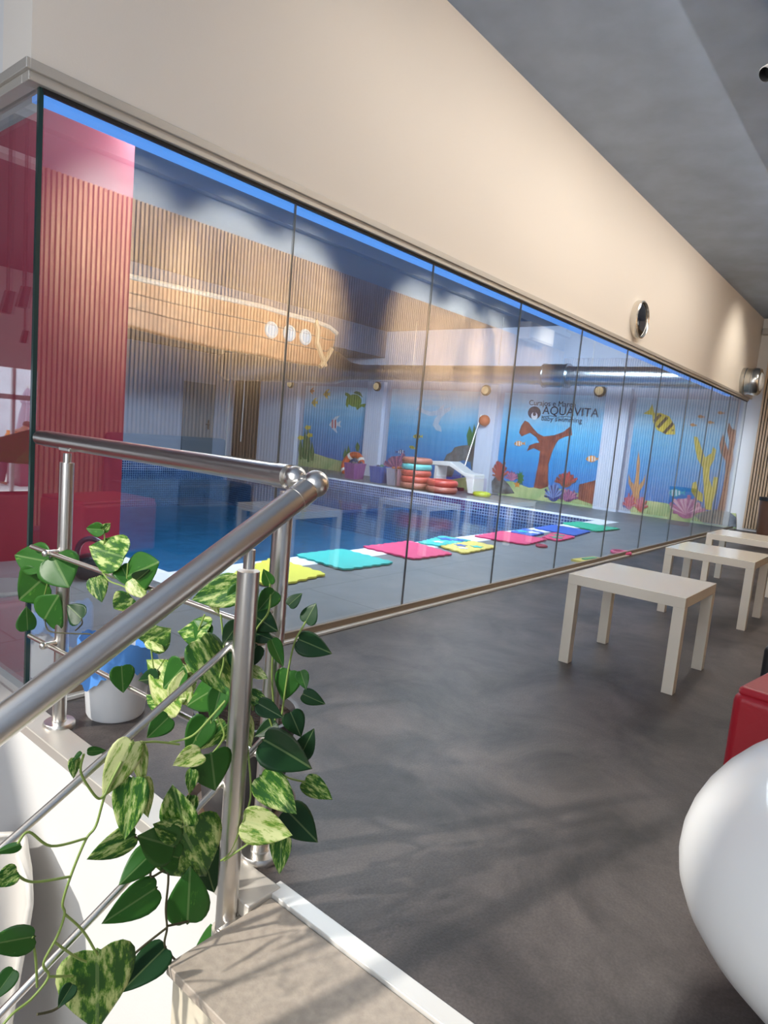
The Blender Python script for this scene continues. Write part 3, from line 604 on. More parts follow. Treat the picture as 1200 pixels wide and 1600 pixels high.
# stacked float rings
ringc = [((.42, .06, .04), 'red'), ((.30, .10, .07), 'brown'), ((.10, .42, .42), 'turquoise')]
stack1 = [(671, 0, 1), (671, 1, 0), (671, 2, 0), (671, 3, 2), (671, 4, 1)]
def float_ring(px, py, lvl, ci, where, grp, R=.25):
    p = on_z(px, py, 0); c = (10.50, p.y, .064 + lvl * .122); col, nm = ringc[ci]
    t = thing('float_ring', f'{nm} swimming float ring {where}', 'float ring', (c[0], c[1], c[2] - .062), grp)
    MB().torus(c, R, .060, (0, 0, 1), 30, 10).build('ring_tube', mat(nm + '_float_vinyl', col, .35, noise=.2, nscale=4), t, smooth=True)
    MB().torus((c[0], c[1], c[2] + .02), R + .008, .046, (0, 0, 1), 30, 8).build('ring_stripe', mat('pale_' + nm + '_stripe', tuple(min(1, q * 1.8 + .05) for q in col), .4), t, smooth=True)
names = ['lowest of the taller stack', 'second from the bottom of the taller stack', 'third in the taller stack', 'fourth in the taller stack', 'topmost of the taller stack']
for (px, l, ci), nmx in zip(stack1, names): float_ring(677, 763, l, ci, nmx, 'taller stack of float rings')
for l, ci, nmx in ((0, 1, 'lowest of the shorter stack'), (1, 0, 'topmost of the shorter stack')): float_ring(722, 769, l, ci, nmx, 'shorter stack of float rings', .25)
# white bench, pole, yellow ring
b = thing('lounger', 'white curved plastic lounger standing by the dark painted arch', 'lounger', (10.9, 6.95, 0))
cc = [(11.3, 7.75, .62), (11.2, 7.45, .60), (11.05, 7.15, .45), (10.9, 6.95, .40), (10.8, 6.75, .34)]
for k, s_ in enumerate((-1,)):
    q = MB(); q.prism([Vector((11.35, 7.9, .56)), Vector((11.35, 7.3, .60)), Vector((11.35, 6.95, .42)), Vector((11.35, 6.7, .40)), Vector((11.35, 6.7, .02)), Vector((11.35, 6.82, .02)), Vector((11.35, 6.9, .32)), Vector((11.35, 7.3, .50)), Vector((11.35, 7.9, .48))], (-.4, 0, 0)); q.build('shell', SHINYWHITE, b, bevel=.02)
MB().box(10.97, 11.33, 7.6, 7.66, 0, .5).build('leg', SHINYWHITE, b)
p0 = on_x(752, 648, EX - .14); p1 = Vector((11.55, on_x(729, 735, 11.55).y, .72))
t = thing('pool_brush', 'pool cleaning pole leaning against the pale column by the ball', 'pole', (11.5, p1.y, .0))
MB().tube([p0, p1, p1 + (p1 - p0) * .5], .014, 8).build('pole', STEEL, t); 
MB().box(11.42, 11.56, p1.y + .02, p1.y + .38, .0, .06).build('brush_head', mat('dark_brush', (.05, .05, .06), .7), t)
tag(MB().torus((10.95, on_z(746, 776).y, .045), .13, .045, (0, 0, 1), 24, 8).build('dive_ring', mat('lime_vinyl', (.50, .58, .04), .4), None, smooth=True), 'lime yellow ring lying on the deck at the foot of the pale column', 'ring')

# ------------------------------------------------------------------ foam mats on the near deck
def foam_mat(px4, colname, col, label, extra=None):
    P4 = [on_z(x, y, 0) for x, y in px4]; b = MB(); pts = []
    cen = sum(P4, Vector((0, 0, 0))) / 4
    for i in range(4):
        A, B = P4[i], P4[(i + 1) % 4]; n = max(4, int((B - A).length / .05)); nn = Vector((B.y - A.y, A.x - B.x, 0)).normalized()
        if nn.dot((A + B) / 2 - cen) < 0: nn = -nn
        for k in range(n):
            q = A.lerp(B, (k + .15) / n); q2 = A.lerp(B, (k + .6) / n)
            o1 = nn * (.014 if k % 2 else -.004); pts += [q + o1, q2 + o1]
    z0 = .007
    pts = [Vector((v.x, v.y, z0)) for v in pts]
    t = thing('foam_mat', label, 'foam mat', Vector((cen.x, cen.y, z0)), 'foam puzzle mats along the pool edge')
    b.prism(pts, (0, 0, .014)); b.build('mat_sheet', mat(colname, col, .6, bump=.05, bscale=150), t)
    if extra:
        for i, (u, v, s_, cn, cc_) in enumerate(extra):
            e1 = P4[0].lerp(P4[3], u); e2 = P4[1].lerp(P4[2], u); c = e1.lerp(e2, v); c.z = z0 + .014
            MB().prism([c + Vector((s_ * (1 if a % 2 else .55) * math.cos(a * math.pi / 5), s_ * (1 if a % 2 else .55) * math.sin(a * math.pi / 5), 0)) for a in range(10)], (0, 0, .004)).build('puzzle_inlay', mat(cn, cc_, .6), t)
WH = ('white_foam', (.7, .75, .75)); BLf = ('blue_foam', (.02, .10, .48)); TQ = ('teal_foam', (.02, .45, .42)); PKf = ('pink_foam', (.62, .04, .16)); YF = ('yellow_foam', (.66, .55, .12))
foam_mat([(351, 905), (433, 919), (508, 900), (427, 875)], 'lemon_foam', (.70, .68, .06), 'lemon yellow foam mat at the pool corner, nearest the railing')
foam_mat([(461, 870), (537, 893), (615, 882), (535, 861)], *TQ, 'turquoise foam mat between the lemon and pink ones')
foam_mat([(567, 857), (646, 876), (706, 868), (640, 848)], *PKf, 'pink foam mat right of the turquoise one, largest pink')
foam_mat([(654, 850.5), (690, 856), (735, 847), (690, 840)], *TQ, 'teal and blue puzzle foam mat behind the pale yellow one', [(.7, .4, .1, *BLf), (.8, .75, .09, *BLf), (.3, .5, .07, *WH)])
foam_mat([(688, 856), (725, 867), (776, 857), (738, 848)], *YF, 'pale yellow puzzle foam mat with small cut out pieces', [(.4, .3, .07, *BLf), (.6, .7, .07, *TQ), (.25, .6, .06, *WH)])
foam_mat([(742, 840), (822, 853), (853, 845), (785, 832)], *PKf, 'pink foam mat beside the blue puzzle, second pink from the left')
foam_mat([(797, 833), (829, 840), (851, 835), (820, 828)], *BLf, 'blue puzzle foam mat with light pieces behind the second pink mat', [(.4, .3, .1, *TQ), (.6, .7, .1, *WH)])
foam_mat([(848, 842), (872, 847), (899, 841), (866, 834)], *PKf, 'small pink puzzle foam mat with green pieces before the blue mat', [(.3, .6, .09, 'green_foam', (.05, .35, .2)), (.7, .4, .09, 'green_foam', (.05, .35, .2))])
foam_mat([(836, 827), (897, 839), (923, 832), (865, 822)], *BLf, 'plain blue foam mat next to the green one')
foam_mat([(878, 819), (933, 832), (968, 828), (905, 817)], 'green_foam2', (.02, .42, .26), 'green foam mat at the far right end of the row')
p = on_z(917, 876); t = thing('puzzle_piece', 'yellow and green foam strip lying near the glass', 'foam piece', (p.x, p.y, 0))
MB().box(p.x - .20, p.x + .20, p.y - .07, p.y + .05, .0, .02, -.15).build('foam_strip', MATS['yellow_foam'], t)
MB().box(p.x - .10, p.x + .12, p.y - .04, p.y + .0, .02, .03, -.15).build('foam_inlay', MATS['green_foam'], t)
p = on_z(970, 866); tag(MB().torus((p.x, p.y, .018), .09, .02).build('dive_ring', mat('pink_vinyl', (.6, .08, .2), .4), None, smooth=True), 'pink ring lying on the deck tiles near the glass', 'ring')
p = on_z(846, 855); tag(MB().torus((p.x, p.y, .015), .05, .015).build('dive_ring', mat('dark_red_vinyl', (.35, .03, .08), .4), None, smooth=True), 'tiny dark red ring on the deck before the pink mats', 'ring')

# kettlebell on the deck by the red partition
p = on_z(141, 902); p = Vector((p.x, p.y, 0))
t = thing('kettlebell', 'black kettlebell with a thick blue-black handle on the deck before the red wall', 'kettlebell', p)
MB().lathe([(0, 0), (.075, 0), (.095, .03), (.10, .07), (.09, .11), (.06, .14), (.03, .15), (0, .15)], p, seg=28).build('weight_body', mat('black_vinyl_coating', (.02, .022, .03), .35), t, smooth=True)
hp = [p + (Vector((.63, -.77, 0)) * (.088 * math.cos(a))) + Vector((0, 0, .13 + .115 * max(0, math.sin(a)) ** .75)) for a in [math.pi * i / 14 for i in range(15)]]
MB().tube(hp, .017, 12).build('handle', mat('blue_black_enamel', (.03, .05, .09), .2), t, smooth=True)

# ------------------------------------------------------------------ seating room: tables
def table(x0, y0, w, d, label):
    t = thing('side_table', label, 'side table', (x0 + w / 2, y0 + d / 2, 0), 'cream side tables by the glass wall')
    MB().box(x0, x0 + w, y0, y0 + d, .40, .45).build('tabletop', CREAM, t, bevel=.002)
    for a in (0, 1):
        for c in (0, 1):
            lx = x0 if a == 0 else x0 + w - .05; ly = y0 if c == 0 else y0 + d - .05
            MB().box(lx, lx + .05, ly, ly + .05, 0, .40).build('leg', CREAM, t, bevel=.0015)
    return t
table(3.08, .735, .55, .55, 'cream lacquered side table, the nearest and fully visible one')
table(4.70, .75, .55, .55, 'cream lacquered side table, middle of the three')
table(6.10, .82, .55, .55, 'cream lacquered side table, farthest, by the end of the glass')

# red seats
def pouf(name, label, cat, c, e1, w, d, h):
    e1 = Vector(e1).normalized(); ang = math.atan2(e1.y, e1.x)
    return c, ang
def sofa(corner, ang, w, d, h, label, dark=False):
    mtl = REDLEATHER if not dark else mat('dark_grey_upholstery', (.03, .035, .05), .5)
    t = thing('cube_armchair', label, 'armchair', (corner[0], corner[1], 0))
    R = lambda x, y, z: (x, y, z)
    o1 = MB().box(corner[0], corner[0] + w, corner[1] - d, corner[1], .03, h * .96).build('seat_block', mtl, t, bevel=.03, bseg=4)
    o2 = MB().box(corner[0] + .01, corner[0] + w - .01, corner[1] - d + .01, corner[1] - .01, h * .93, h).build('top_panel', mtl, t, bevel=.018, bseg=3)
    o3 = MB().box(corner[0] + .04, corner[0] + w - .04, corner[1] - d + .04, corner[1] - .04, 0, .03).build('plinth', BLACK, t)
    t.rotation_euler = (0, 0, ang); return t
rp = on_z(1145, 1070, .42)
sofa((rp.x - .0, rp.y + .0), -.15, .62, .50, .42, 'red leatherette cube seat behind the white bowl at the right edge')
bk = on_x(1194, 1009, 2.84)
t = tag(MB().box(bk.x, bk.x + .5, bk.y - .45, bk.y, 0, bk.z, 0).build('footstool', mat('black_leatherette', (.012, .012, .014), .45), None, bevel=.02, bseg=3), 'black block seat just behind the red cube seat', 'seat')
sofa((8.0, -.45), 0, .7, .5, .5, 'red leatherette cube seat against the slatted wall seen mirrored in the glass')
t = thing('bench', 'dark upholstered bench against the slatted wall mirrored in the glass', 'bench', (3.4, -.7, 0))
MB().box(2.9, 4.15, -.94, -.84, .02, .85).build('backrest', mat('dark_grey_upholstery', (.03, .035, .05), .5), t, bevel=.04, bseg=4)
MB().box(2.9, 4.15, -.84, -.40, .12, .44).build('seat', MATS['dark_grey_upholstery'], t, bevel=.03, bseg=3)
for xx in (3.0, 4.0):
    for yy in (-.8, -.46): MB().box(xx, xx + .05, yy, yy + .05, 0, .14).build('leg', BLACK, t)
t = thing('brown_bin', 'brown round bin with a black lid by the slatted end wall', 'bin', (11.2, 1.25, 0))
pb = on_x(1196, 812, 11.2); MB().lathe([(0, 0), (.17, 0), (.19, .55), (0, .55)], (11.2, pb.y - .08, 0), seg=28).build('bin_body', mat('brown_bin_wood', (.12, .05, .025), .35), t, smooth=True)
MB().lathe([(0, .55), (.205, .55), (.205, .60), (0, .61)], (11.2, pb.y - .08, 0), seg=28).build('lid', BLACK, t, smooth=True)

# big white bowl-shaped seat, lower right
BC = (1.52, -.125, 0)
t = thing('bowl_seat', 'large glossy white rounded bowl seat at the right edge', 'seat', BC)
pr = [(0, .02), (.09, .02), (.13, .025), (.25, .06), (.35, .12), (.41, .195), (.425, .26), (.415, .335), (.37, .425), (.30, .50), (.24, .535), (.215, .53), (.20, .50), (.14, .47), (0, .46)]
MB().lathe(pr, BC, seg=64).build('shell', SHINYWHITE, t, smooth=True, subd=1)
MB().lathe([(0, 0), (.12, 0), (.12, .03), (0, .03)], BC, seg=32).build('base', BLACK, t, smooth=True)
MB().lathe([(0, .45), (.17, .465), (.185, .49), (.165, .515), (0, .525)], BC, seg=40).build('cushion', mat('grey_cushion', (.3, .3, .32), .8), t, smooth=True)

# ------------------------------------------------------------------ wall fittings
cc = on_y(995, 500, GY)
t = thing('wall_mirror', 'round chrome rimmed convex disc on the cream wall above the glass', 'wall fitting', (cc.x, GY, cc.z))
MB().lathe([(0, 0), (.175, 0), (.178, .01), (.172, .055), (.160, .062), (.152, .055), (.15, .045)], cc, (0, -1, 0), 48).build('rim', mat('satin_silver_rim', (.75, .72, .66), .22, metal=.9), t, smooth=True)
MB().lathe([(.152, .045), (.12, .052), (.06, .057), (0, .058)], cc, (0, -1, 0), 48).build('face', mat('dark_mirror_face', (.25, .26, .28), .03, metal=1.0), t, smooth=True)
cc = on_y(1160, 596, GY); cc.x = min(cc.x, 11.3)
t = thing('air_nozzle', 'round silver air outlet sticking out of the wall at the right end', 'air outlet', (cc.x, GY, cc.z - .2))
MB().lathe([(.0, 0), (.20, 0), (.20, .05), (.19, .06), (.19, .13), (.20, .14), (.20, .22), (.185, .24), (.13, .245), (.125, .2)], cc, (0, -1, 0), 40).build('collar', mat('brushed_duct_collar', (.55, .55, .53), .25, metal=1), t, smooth=True)
MB().lathe([(.135, .247), (.10, .27), (.05, .25), (.045, .2), (0, .2)], cc, (0, -1, 0), 32).build('nozzle', SHINYWHITE, t, smooth=True)
p = on_x(1195, 520, EX); tag(MB().box(EX - .12, EX - .002, p.y - .45, p.y + .02, p.z - .045, p.z + .05).build('emergency_light', mat('grey_fixture', (.45, .44, .42), .5), None, bevel=.01), 'small grey light housing high on the end wall', 'light')
# air conditioner on the slatted wall
t = thing('air_conditioner', 'white air conditioner high on the slatted wall seen mirrored in the glass', 'air conditioner', (10.45, -.85, 2.8))
MB().box(10.0, 10.9, SY + .02, SY + .26, 2.80, 3.08).build('housing', SHINYWHITE, t, bevel=.025, bseg=3)
MB().box(10.05, 10.85, SY + .2, SY + .262, 2.79, 2.83).build('louvre', mat('grey_louvre', (.5, .5, .5), .4), t)
# ceiling spotlights
def track_spot(p, label, aim=(0.1, -1, -.6), grp='black track spotlights'):
    t = thing('track_spotlight', label, 'spotlight', p, grp)
    MB().box(p[0] - .05, p[0] + .05, p[1] - .018, p[1] + .018, CZ - .03, CZ).build('track_adapter', BLACK, t)
    MB().tube([(p[0], p[1], CZ - .03), (p[0], p[1], p[2])], .008, 8).build('stem', BLACK, t)
    a = Vector(aim).normalized(); c = Vector(p)
    MB().lathe([(0, -.10), (.038, -.10), (.04, .06), (.036, .065), (.03, .03), (0, .03)], c, a, 20).build('head', BLACK, t, smooth=True)
sp1 = on_z(1208, 105, CZ - .16)
track_spot(Vector((sp1.x + .02, sp1.y, CZ - .16)), 'black track spotlight at the top right corner of the ceiling', (-.6, .45, -.55))
tk = on_z(1204, 20, CZ); tag(MB().box(tk.x - 1.2, tk.x + .2, tk.y - .06, tk.y - .02, CZ - .025, CZ).build('ceiling_track', BLACK), 'short black lighting track on the blue-grey ceiling', 'track')

# ------------------------------------------------------------------ railing
RT = .026
def rl(name, pts, r, parent, m=STEEL, seg=24): return MB().tube(pts, r, seg).build(name, m, parent, smooth=True)
A0 = Vector((.978, GY - .06, .94)); P1 = Vector((.975, 2.09, 0)); P2 = Vector((1.025, 1.125, 0)); A1 = Vector((1.022, 1.115, .94))
t = thing('landing_railing', 'stainless steel railing along the landing edge from the glass corner to the stair', 'railing', (1.0, 1.6, 0))
hr = rl('handrail', [A0, A1], RT, t)
MB().sphere(A1 + Vector((.002, -.02, 0)), .027).tube([A1 + Vector((0, .035, 0)), A1 + Vector((0, .0, 0))], .0275, 20).build('end_ball', STEEL, t, smooth=True)
MB().tube([A0 + Vector((-.001, .0, 0)), A0 + Vector((-.002, .04, 0))], .024, 20).build('wall_bracket', STEEL, t, smooth=True)
for P, zt in ((P1, .876), (P2, .876)):
    po = MB().tube([P + Vector((0, 0, .0)), P + Vector((0, 0, zt))], .0215, 24).build('post', STEEL, t, smooth=True)
    MB().lathe([(0, 0), (.05, 0), (.05, .012), (.046, .018), (.024, .02), (.0235, .024), (0, .024)], P, seg=32).build('base_flange', STEEL, po, smooth=True)
    MB().tube([P + Vector((0, 0, zt)), P + Vector((0, 0, .905))], .012, 16).build('saddle_stem', STEEL, po, smooth=True)
    MB().prism([P + Vector((-.012, -.035, .912)), P + Vector((.012, -.035, .912)), P + Vector((.012, .035, .912)), P + Vector((-.012, .035, .912))], (0, 0, .010)).build('saddle_plate', STEEL, po, bevel=.002)
dirp = (P2 - P1).normalized()
for z in (.588, .287):
    a = P1 - dirp * .12 + Vector((-.045, 0, z)); c = P2 + dirp * .055 + Vector((-.045, 0, z))
    rl('rod', [a, c], .0075, t, seg=14)
    for P in (P1, P2): MB().tube([P + Vector((-.015, 0, z)), P + Vector((-.055, 0, z))], .011, 14).sphere(P + Vector((-.058, 0, z)), .012).build('rod_clamp', STEEL, t, smooth=True)
t = thing('stair_railing', 'stainless steel stair railing sloping down to the lower left', 'railing', (.87, 1.05, 0))
B1 = Vector((1.035, 1.05, .925)); sl = Vector((-1, 0, -.578)).normalized()
hr = rl('handrail', [B1 + sl * .02, B1 + sl * 1.55], .0275, t)
MB().sphere(B1 - sl * .012, .031).build('end_ball', STEEL, t, smooth=True)
MB().tube([B1 + sl * .015, B1 + sl * .055], .0285, 24).build('end_collar', STEEL, t, smooth=True)
Q = Vector((.872, 1.052, 0))
po = MB().tube([Q + Vector((0, 0, -.06)), Q + Vector((0, 0, .75))], .0235, 24).build('post', STEEL, t, smooth=True)
MB().tube([Q + Vector((0, 0, .755)), Q + Vector((0, 0, .795))], .012, 16).build('saddle_stem', STEEL, po, smooth=True)
MB().tube([Q + Vector((-.035, 0, .788)), Q + Vector((.035, 0, .788 + .070 * .578))], .009, 10).build('saddle_plate', STEEL, po, smooth=True)
MB().box(.83, .915, 1.0, 1.035, -.13, -.03).build('side_mount', STEEL, po, bevel=.006)
MB().tube([Q + Vector((0, 0, -.075)), Q + Vector((0, 0, -.06))], .030, 24).build('base_collar', STEEL, po, smooth=True)
for z in (.575, .265):
    R0 = Vector((.975, 1.09, z + .065)); rl('rod', [R0, R0 + sl * 1.6], .0075, t, seg=14)
    MB().tube([Q + Vector((0, .0, z)), Q + Vector((0, .045, z))], .011, 14).sphere(Q + Vector((0, .045, z)), .013).build('rod_clamp', STEEL, t, smooth=True)

# ------------------------------------------------------------------ waste bucket with blue liner
p = Vector((1.165, 2.075, 0))
t = thing('waste_bucket', 'white plastic waste bucket with a blue bag beside the railing post', 'bucket', p)
MB().lathe([(0, .004), (.092, .0), (.097, .01), (.104, .10), (.106, .105), (.118, .255), (.114, .255), (.102, .10), (.09, .02), (0, .02)], p, seg=48).build('bucket_body', mat('white_bucket_plastic', (.70, .72, .75), .35), t, smooth=True)
b = MB(); n = 64; random.seed(3); rings = []
for j, (rr, hh) in enumerate(((.100, .10), (.108, .18), (.113, .245), (.122, .268), (.128, .245), (.131, .20), (.133, .165))):
    ring_ = []
    for k in range(n):
        a = 2 * math.pi * k / n; w_ = (math.sin(a * 9 + j) * .5 + math.sin(a * 17 + 2 * j) * .3 + random.uniform(-.3, .3)) * .005 * (1 if j > 1 else .3)
        dz = (math.sin(a * 3 + 1) * .018 + random.uniform(-.006, .006)) * (j / 3 if j > 2 else .2)
        ring_.append(b.bm.verts.new(p + Vector(((rr + w_) * math.cos(a), (rr + w_) * math.sin(a), hh + dz))))
    rings.append(ring_)
for A, B in zip(rings, rings[1:]):
    for k in range(n): b.bm.faces.new((A[k], A[(k + 1) % n], B[(k + 1) % n], B[k]))
lm = mat('blue_bag_film', (.10, .30, .75), .3); lo = b.build('bag_liner', lm, t, smooth=True)

# ------------------------------------------------------------------ potted pothos
random.seed(11)
PP = Vector((1.13, 1.33, 0))
plant = thing('potted_pothos', 'variegated trailing pothos in a dark pot twined through the steel railings', 'plant', PP)
MB().lathe([(0, 0), (.10, 0), (.105, .01), (.135, .25), (.142, .25), (.142, .28), (.130, .28), (.126, .25), (0, .25)], PP, seg=40).build('pot', mat('dark_grey_pot', (.055, .052, .055), .4), plant, smooth=True)
MB().lathe([(0, 0.0), (.135, 0), (.15, .018), (.145, .02), (.13, .006), (0, .006)], PP, seg=40).build('saucer', mat('brown_saucer', (.12, .07, .04), .5), plant, smooth=True)
s_ = MB().lathe([(0, .262), (.06, .265), (.128, .255), (.128, .245), (0, .245)], PP, seg=30).build('soil', mat('dark_potting_soil', (.05, .03, .02), .95, noise=.6, nscale=60, bump=.8, bscale=80), plant)
MM = {'g': LEAFG, 'd': LEAFD, 'v': LEAFV, 'y': LEAFY}
OUT = [(0, .0), (-.03, .10), (-.05, .20), (-.03, .31), (.04, .40), (.14, .46), (.28, .475), (.42, .44), (.56, .37), (.70, .275), (.82, .175), (.92, .08), (1.0, 0)]
def leaf(A, B, w, tone, tilt=None, curl=None):
    A = Vector(A); B = Vector(B); A, B = A - (B - A) * .04, B + (B - A) * .07; ax = (B - A); L_ = ax.length; ax.normalize()
    vd = ((A + B) / 2 - EYEP).normalized(); side = ax.cross(vd).normalized(); nrm = side.cross(ax).normalized()
    tl = random.uniform(-.55, .55) if tilt is None else tilt
    side = Matrix.Rotation(tl, 3, ax) @ side; nrm = Matrix.Rotation(tl, 3, ax) @ nrm
    cu = random.uniform(.02, .12) if curl is None else curl; fold = random.uniform(.05, .22); sg = random.choice((-1, 1))
    bm = bmesh.new(); uv = bm.loops.layers.uv.new('uv'); cols = 5; grid = []; info = {}
    for i, (u, v) in enumerate(OUT):
        row = []
        for j in range(-cols, cols + 1):
            f = j / cols; uu = u
            if u < .1 and j != 0: uu = u * min(1, abs(f) * 1.4)          # heart notch
            vv = v * f
            wav = math.sin(u * 9 + f * 3) * .012
            h = -cu * (u ** 2) - abs(vv) * fold + wav * abs(f)
            q = A + ax * (uu * L_) + side * (vv * L_ * w) + nrm * (h * L_ * sg)
            vt = bm.verts.new(q); row.append(vt); info[vt] = (uu, vv)
        grid.append(row)
    for a, c in zip(grid, grid[1:]):
        for j in range(2 * cols):
            f = bm.faces.new((a[j], a[j + 1], c[j + 1], c[j])); f.smooth = True
            for lp in f.loops: lp[uv].uv = info[lp.vert]
    bmesh.ops.remove_doubles(bm, verts=bm.verts, dist=1e-5)
    for v_ in bm.verts: v_.co -= PP
    me = bpy.data.meshes.new('leaf'); bm.to_mesh(me); bm.free(); me.materials.append(MM[tone])
    o = bpy.data.objects.new('leaf', me); COL.objects.link(o); o.parent = plant
    sd = o.modifiers.new('thick', 'SOLIDIFY'); sd.thickness = .0005
    return o
def loc(md, px, py):
    if md == 'r': return on_x(px, py, .935)
    if md == 's': return on_y(px, py, 1.02)
    if md == 'b': return on_y(px, py, 1.12)
    if md == 't': return at_d(px, py, 1.30)
    if md == 'c': return at_d(px, py, 1.50)
    if md == 'f': return at_d(px, py, 1.42)
LV = """r 162 828 140 826 .5 g|r 162 828 174 816 .5 v|r 192 870 150 858 .75 v|r 200 900 240 880 .8 g|r 208 905 224 932 .9 y|r 150 904 158 938 .85 v|r 206 936 181 948 .85 v
r 190 885 205 915 .8 g|r 73 877 33 870 .55 g|r 84 872 105 914 1.1 g|r 66 905 36 933 .8 g|r 70 967 87 934 1.1 g|r 43 983 42 950 .9 g|r 127 966 110 948 .9 d|r 215 905 232 892 .7 d
r 228 1003 267 980 .7 v|r 233 1000 255 1015 .5 y|r 190 1043 192 1080 1.0 g|r 283 1092 226 1033 .7 y|r 286 1042 262 1072 .85 g|r 281 1094 288 1048 .85 y|r 262 1095 226 1082 .6 v|r 245 1060 215 1065 .5 d
f 314 1004 361 1082 .75 v|r 322 985 277 986 .6 v|r 322 996 302 970 .9 g|f 372 918 306 936 .75 v|f 366 935 392 905 .8 g|f 330 935 342 958 .6 y|f 372 975 349 1005 .9 d|f 364 1020 382 1058 .7 d|f 422 912 413 890 .9 g|f 428 925 404 952 .9 g
f 397 962 432 985 .9 d|f 400 990 428 1000 .8 d|c 452 945 470 928 .8 d|c 478 971 492 944 1.0 d|c 469 1000 516 1019 .8 d|f 425 1002 441 1040 .6 g|c 452 1050 442 1094 .9 g|c 470 1050 478 1075 .8 g|c 475 1085 506 1100 .7 d|c 455 1115 470 1150 .9 d
f 416 1158 485 1196 .85 d|f 410 1215 461 1265 .75 v|c 478 1222 516 1250 .75 v|f 384 1283 453 1301 .8 y|c 450 1268 494 1313 .8 d|c 440 1303 438 1358 .6 v|f 393 1047 417 1060 .7 y|f 390 1085 420 1102 .7 v|f 384 1122 392 1166 .5 y
f 345 1075 332 1124 .65 g|r 338 1075 289 1102 .55 g|b 262 1122 231 1152 .9 g|f 322 1125 294 1176 .75 g|f 352 1135 311 1172 .65 v|s 312 1178 272 1197 .8 y|s 330 1180 337 1233 1.05 g|s 301 1205 295 1241 .55 v|s 285 1284 272 1226 .8 v|s 300 1245 292 1282 .6 v
s 205 1163 164 1244 .6 y|s 215 1165 222 1230 .35 y|s 208 1220 197 1303 .62 v|s 222 1222 232 1275 .5 y|s 138 1174 163 1173 .5 g|s 126 1176 114 1190 .5 g|s 117 1186 116 1216 .55 v|s 208 1307 142 1341 .6 v|s 240 1330 190 1380 .7 g
s 270 1322 212 1304 .75 g|s 275 1300 238 1287 .7 v|s 278 1340 243 1332 .9 g|s 287 1300 324 1371 .95 v|b 318 1335 330 1386 .7 d|s 293 1438 297 1364 .8 g|s 240 1390 163 1440 .62 g|s 255 1484 192 1545 .7 d|s 152 1492 152 1606 .85 v|s 24 1362 -12 1384 .9 v
s 30 1320 -6 1331 .5 g|s 50 1464 -22 1476 .6 g|s 20 1518 -12 1562 .7 g|b 352 1443 306 1484 .55 g|s 112 1540 92 1572 .8 d|b 336 1308 342 1335 .8 d|f 405 1100 440 1120 .7 d|f 400 1010 375 1050 .7 d|c 430 1130 400 1150 .7 d|c 440 1200 420 1180 .8 d|c 470 1180 490 1140 .7 d"""
for ln in LV.replace('\n', '|').split('|'):
    a = ln.split(); leaf(loc(a[0], float(a[1]), float(a[2])), loc(a[0], float(a[3]), float(a[4])), float(a[5]) * 1.0, a[6])
def smooth_path(P, n=6):
    out = []; P = [P[0]] + P + [P[-1]]
    for i in range(1, len(P) - 2):
        for k in range(n):
            u = k / n; a, b2, c2, d = P[i - 1], P[i], P[i + 1], P[i + 2]
            out.append(.5 * ((2 * b2) + (c2 - a) * u + (2 * a - 5 * b2 + 4 * c2 - d) * u * u + (3 * b2 - a - 3 * c2 + d) * u ** 3))
    out.append(P[-2]); return out
ST = """s 280 1163 240 1159 203 1163 L|s 168 1236 155 1248 140 1232 126 1205 131 1178 L|s 190 1190 165 1240 150 1290 134 1312 112 1365 98 1410 101 1428 90 1462 68 1505 76 1526 50 1560 22 1582 4 1602 L|s 101 1428 130 1455 152 1492 L|s 134 1310 80 1322 45 1300 28 1318 L|s 108 1370 50 1378 22 1363 L
s 76 1526 114 1525 L|s 85 1472 118 1495 135 1503 L|s 50 1464 56 1500 58 1542 L|s 240 1345 236 1370 262 1362 259 1420 261 1450 258 1480 282 1508 D|s 260 1450 222 1480 186 1512 D|s 261 1447 292 1440 295 1436 D|s 58 1585 85 1578 108 1560 D|s 210 1307 222 1315 D|s 290 1300 287 1284 285 1270 L
r 73 877 75 905 68 935 L|r 70 967 77 986 115 990 145 992 150 1008 D|r 127 966 128 975 118 985 D|r 162 828 163 848 152 866 148 875 L|r 150 875 168 905 190 915 215 925 L|r 200 880 198 920 205 935 L|r 233 935 235 1000 240 1045 L|r 262 1095 250 1100 L|f 330 1130 336 1080 350 1030 345 960 L|r 320 960 310 985 L
t 352 1095 330 1120 300 1150 265 1160 L|f 308 1115 306 1150 312 1178 L|f 395 1110 390 1050 398 990 420 955 422 912 L|c 440 1120 450 1050 460 1005 470 985 478 971 L|c 430 1125 425 1060 428 1000 L|f 384 1140 392 1230 385 1270 360 1330 345 1345 L|c 478 1222 450 1215 430 1200 L|c 420 1120 430 1150 440 1190 L|f 350 1345 400 1310 430 1290 L|f 340 1120 350 1150 330 1180 L"""
for ln in ST.replace('\n', '|').split('|'):
    a = ln.split(); v = [float(x) for x in a[1:-1]]; P = [loc(a[0], v[i], v[i + 1]) for i in range(0, len(v), 2)]
    MB().tube(smooth_path(P), .0022, 8).build('stem', STEMM if a[-1] == 'L' else STEMD, plant, smooth=True)

